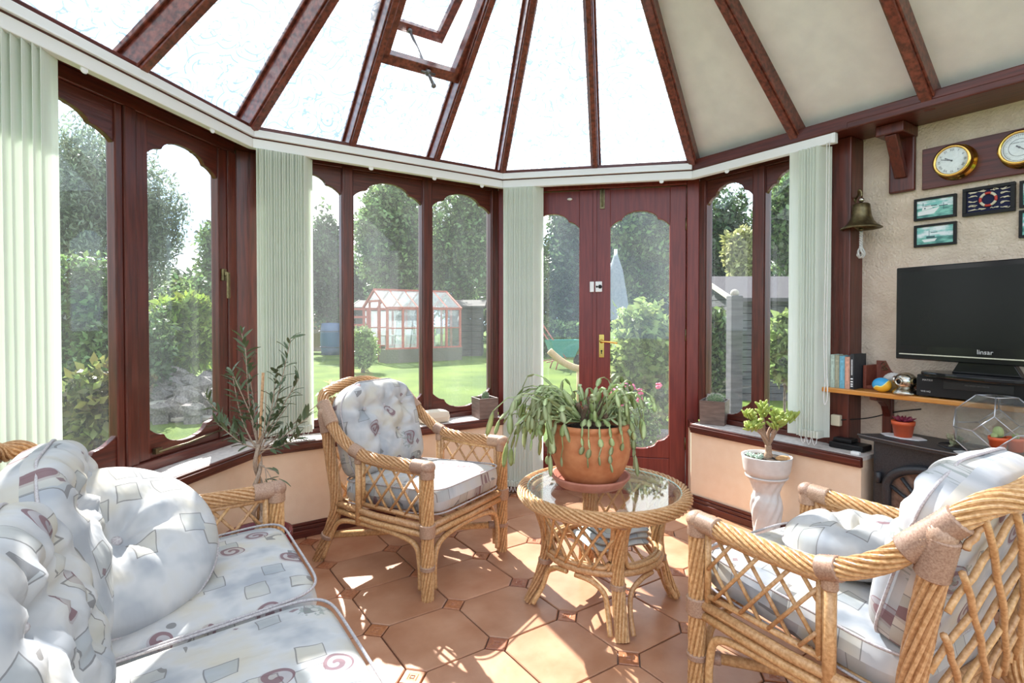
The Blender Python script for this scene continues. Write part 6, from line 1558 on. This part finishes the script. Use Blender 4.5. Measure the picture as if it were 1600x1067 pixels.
m_felt = mat('grey_roof_felt', (0.07, 0.065, 0.068), (0.11, 0.10, 0.105), rough=0.95, noise=6, bump=0.3, bscale=40, spec=0.05)
shed('dark_shed', 556, 590, 20.5, 480, 470, 2.2, m_darkshed, m_darkshed, 'low dark shed behind the greenhouse door', 8)
shed('dark_shed', 700, 752, 20.0, 478, 470, 1.6, m_darkshed, m_darkshed, 'dark shed at the right end of the greenhouse', 8)
m_gshed = mat('grey_weathered_boards', (0.055, 0.055, 0.06), (0.10, 0.10, 0.105), rough=0.95, scale=(2, 2, 20), noise=2)
shed('grey_shed', 1150, 1330, 9.2, 466, 428, 2.6, m_gshed, m_felt, 'grey boarded shed with felt roof in the right window', 14)
# fence panel and water butt
a = at(497, 515, 22.0); e = empty('fence_panel', (a.x-1.2, 22.0, GZ), 0, 'brown timber fence panel at the end of the lawn', 'fence'); m_fence = mat('fence_boards', (0.24, 0.17, 0.10), (0.34, 0.25, 0.16), rough=0.9, noise=4)
for k in range(14): MB().bx(k*0.12, k*0.12+0.112, 0, 0.03, 0.05, 1.55).build('fence_board', m_fence, e)
a = at(518, 532, 20.8); e = empty('water_butt', (a.x, a.y, GZ), 0, 'blue plastic barrel beside the fence panel', 'barrel'); MB().lathe([(0, 0), (0.36, 0), (0.40, 0.3), (0.41, 0.6), (0.40, 0.9), (0.36, 1.2), (0, 1.22)], 24).build('barrel', mat('blue_barrel', (0.05, 0.10, 0.20), rough=0.5), e)
for z in (0.3, 0.9): MB().tube([(0.41*cos(t*pi/12), 0.41*sin(t*pi/12), z) for t in range(24)], 0.02, 6, closed=True).build('hoop', mat('dark_hoop', (0.03, 0.05, 0.10), rough=0.5), e)
# door view
bush('woodland_tree', 830, 960, 265, 23.0, 'dark', 13000, 0.22, 'dark tree behind the left door leaf above the hedge', 'tree', group=TG, shell=0.4, trunk=0.2)
bush('woodland_tree', 930, 1080, 260, 21.0, 'mid', 14000, 0.21, 'tall green tree seen through the right door leaf', 'tree', py_bot=480, group=TG, shell=0.35, trunk=0.2)
bush('woodland_tree', 930, 1090, 390, 24.0, 'dark', 9000, 0.24, 'dark lower trees behind the right door leaf', 'tree', group=TG, shell=0.4, trunk=0.2)
bush('viburnum_bush', 945, 1058, 458, 6.3, 'light', 6000, 0.105, 'large glossy shrub outside the right door leaf', 'shrub', aspect=0.55, shell=0.35, trunk=0.03)
bush('shade_bush', 985, 1080, 520, 7.2, 'dark', 3500, 0.09, 'dark low shrub behind the pink flowers', 'shrub')
m_pink = leafmat('pink_petals', (0.70, 0.10, 0.28), (0.85, 0.25, 0.42), trans=0.35, isl=0.3)
fl = [(975, 601), (988, 605), (1000, 612), (1029, 603), (1000, 624), (969, 631), (958, 611)]
fp = bush('pink_flower_plant', 955, 1035, 606, 4.9, 'mid', 1300, 0.05, 'pink flowering plant outside the right door leaf', 'plant', trunk=0.01)
for (px, py) in fl:
    c = at(px, py, 4.75); mb = MB(); rg = random.Random(px)
    for k in range(16):
        d = Vector((rg.gauss(0, 1), rg.gauss(0, 1), rg.gauss(0, 1))).normalized(); mb.ball(c + d*0.022 - Vector(fp.location), (0.014, 0.014, 0.010), 6, 4)
    mb.build('flower_head', m_pink, fp)
# wheelbarrow
a = on_z(880, 576, GZ); wbk = empty('wheelbarrow', (a.x, a.y, GZ), RAD(15), 'teal wheelbarrow standing by the hedge', 'wheelbarrow')
m_teal = mat('teal_plastic', (0.03, 0.22, 0.20), (0.05, 0.28, 0.25), rough=0.5, noise=4); m_rtube = mat('red_tube', (0.35, 0.10, 0.07), rough=0.5)
t = MB(); vs = [(-0.45, -0.3, 0.78), (0.45, -0.3, 0.78), (0.45, 0.3, 0.78), (-0.45, 0.3, 0.78), (-0.3, -0.22, 0.32), (0.25, -0.22, 0.32), (0.25, 0.22, 0.32), (-0.3, 0.22, 0.32)]
t.add(vs, [(4, 5, 1, 0), (5, 6, 2, 1), (6, 7, 3, 2), (7, 4, 0, 3), (7, 6, 5, 4)]); vi = [(x*0.94, y*0.94, z+0.02) for x, y, z in vs]; t.add(vi, [(0, 1, 5, 4), (1, 2, 6, 5), (2, 3, 7, 6), (3, 0, 4, 7), (4, 5, 6, 7)]); t.build('tray', m_teal, wbk, bev=0.02)
for s in (-1, 1):
    MB().tube([(-0.55, s*0.2, 0.2), (0.0, s*0.22, 0.30), (-0.7, s*0.25, 1.25)], 0.018, 6).build('shaft', m_rtube, wbk); MB().tube([(-0.7, s*0.25, 1.25), (-0.85, s*0.26, 1.27)], 0.025, 6).build('grip', m_white, wbk)
    MB().tube([(-0.2, s*0.22, 0.3), (-0.3, s*0.24, 0.0)], 0.018, 6).build('stand', m_rtube, wbk)
MB().lathe([(0.05, -0.04), (0.19, -0.045), (0.2, 0), (0.19, 0.045), (0.05, 0.04)], 20, M=Matrix.Translation((0.5, 0, 0.2)) @ Matrix.Rotation(pi/2, 4, 'X')).build('wheel', m_blackm, wbk)
# curved hammock frame
hm = empty('hammock_stand', (0, 0, GZ), 0, 'curved wooden hammock stand on the lawn outside the left door leaf', 'hammock stand'); m_hw = mat('hammock_wood', (0.42, 0.27, 0.13), (0.5, 0.34, 0.18), rough=0.7, noise=8)
pts = [at(px, py, 8.0) - Vector((0, 0, GZ)) for px, py in ((858, 548), (880, 566), (905, 576), (940, 578), (985, 570), (1015, 556), (1035, 545))]
MB().tube(spline(pts, 6), 0.05, 8).build('arc_beam', m_hw, hm)
for k in (2, 4):
    v = pts[k]; MB().beam((v.x, v.y-0.6, 0.04), (v.x, v.y+0.6, 0.04), 0.08, 0.08).build('cross_foot', m_hw, hm); MB().tube([(v.x, v.y, 0.04), tuple(v)], 0.04, 6).build('strut', m_hw, hm)
pa = at(962, 480, 7.8); e = empty('garden_parasol', (pa.x, 7.8, GZ), 0, 'folded grey parasol standing behind the glossy shrub outside the door', 'parasol')
zt = at(962, 395, 7.8).z-GZ
MB().tube([(0, 0, 0), (0, 0, zt+0.05)], 0.022, 8).build('parasol_pole', m_white, e)
n = 16; mb = MB(); vs = []; fs = []
for r_, z in ((0.02, zt), (0.10, zt-0.25), (0.16, zt-0.6), (0.21, zt-0.95)):
    for k in range(n): a = 2*pi*k/n; q_ = r_*(1 if k % 2 else 0.6); vs.append((q_*cos(a), q_*sin(a), z))
for i in range(3):
    for k in range(n): fs.append((i*n+k, i*n+(k+1) % n, (i+1)*n+(k+1) % n, (i+1)*n+k))
mb.add(vs, fs, True); mb.build('parasol_canopy', mat('grey_canvas', (0.20, 0.23, 0.27), (0.28, 0.31, 0.35), rough=0.9, noise=5), e)
MB().lathe([(0, 0), (0.25, 0), (0.25, 0.06), (0.05, 0.10), (0, 0.10)], 20).build('parasol_base', m_rock, e)
for a0, a1, tp, lb in ((150, 430, 415, 'distant line of trees beyond the rockery'), (400, 700, 385, 'distant line of dark trees behind the greenhouse'), (660, 980, 395, 'distant line of dark trees behind the hedge and wheelbarrow'), (940, 1340, 400, 'distant line of dark trees behind the grey shed')):
    bush('distant_tree_line', a0, a1, tp, 34.0, 'dark', 9000, 0.40, lb, 'trees', group='distant tree lines', dep=1.5, shell=0.3, nb=12, trunk=0.2)
# right window view
bush('golden_tree', 1128, 1190, 350, 15.0, 'gold', 7000, 0.16, 'pale golden leaved tree above the grey shed', 'tree', py_bot=440, group=TG, shell=0.4)
bush('woodland_tree', 1070, 1180, 270, 19.0, 'dark', 11000, 0.20, 'dark tall tree left of the golden tree', 'tree', group=TG, shell=0.4, trunk=0.2)
bush('woodland_tree', 1165, 1330, 255, 18.0, 'mid', 12000, 0.20, 'tall tree behind the grey shed', 'tree', py_bot=440, group=TG, shell=0.35, trunk=0.2)
bush('climbing_shrub', 1092, 1142, 458, 5.2, 'mid', 4200, 0.075, 'tall leafy shrub left of the wooden post outside', 'shrub', trunk=0.02)
bush('glossy_shrub', 1192, 1262, 484, 5.0, 'light', 2600, 0.10, 'glossy green shrub in the right window beside the blind', 'shrub', aspect=0.5, trunk=0.02, py_bot=600)
a = on_z(1147, 640, GZ); e = empty('garden_post', (at(1147, 600, 4.6).x, 4.6, GZ), 0.1, 'weathered wooden post outside the right window', 'post'); hp_ = at(1147, 462, 4.6).z-GZ
MB().bx(-0.05, 0.05, -0.05, 0.05, 0, hp_).build('post_shaft', m_gshed, e, bev=0.008); MB().ball((0, 0, hp_+0.02), 0.035).build('post_finial', m_slab, e)
a = at(1112, 590, 5.0); e = empty('terracotta_planter', (a.x, 5.0, GZ), 0, 'terracotta planter outside the right window', 'planter'); MB().lathe([(0, 0), (0.11, 0), (0.15, 0.30), (0.17, 0.31), (0.17, 0.36), (0.14, 0.36), (0.13, 0.3), (0, 0.3)], 24).build('planter_pot', m_terra, e)
rw_ = empty('stone_edging', (2.3, 5.6, GZ), RAD(-14), 'low pale stone edging of the flower bed', 'edging')
for k in range(9): MB().bx(-1.6+k*0.36, -1.27+k*0.36, -0.1, 0.1, 0, 0.14+0.03*(k % 3)).build('edging_stone', m_rock, rw_, bev=0.02)
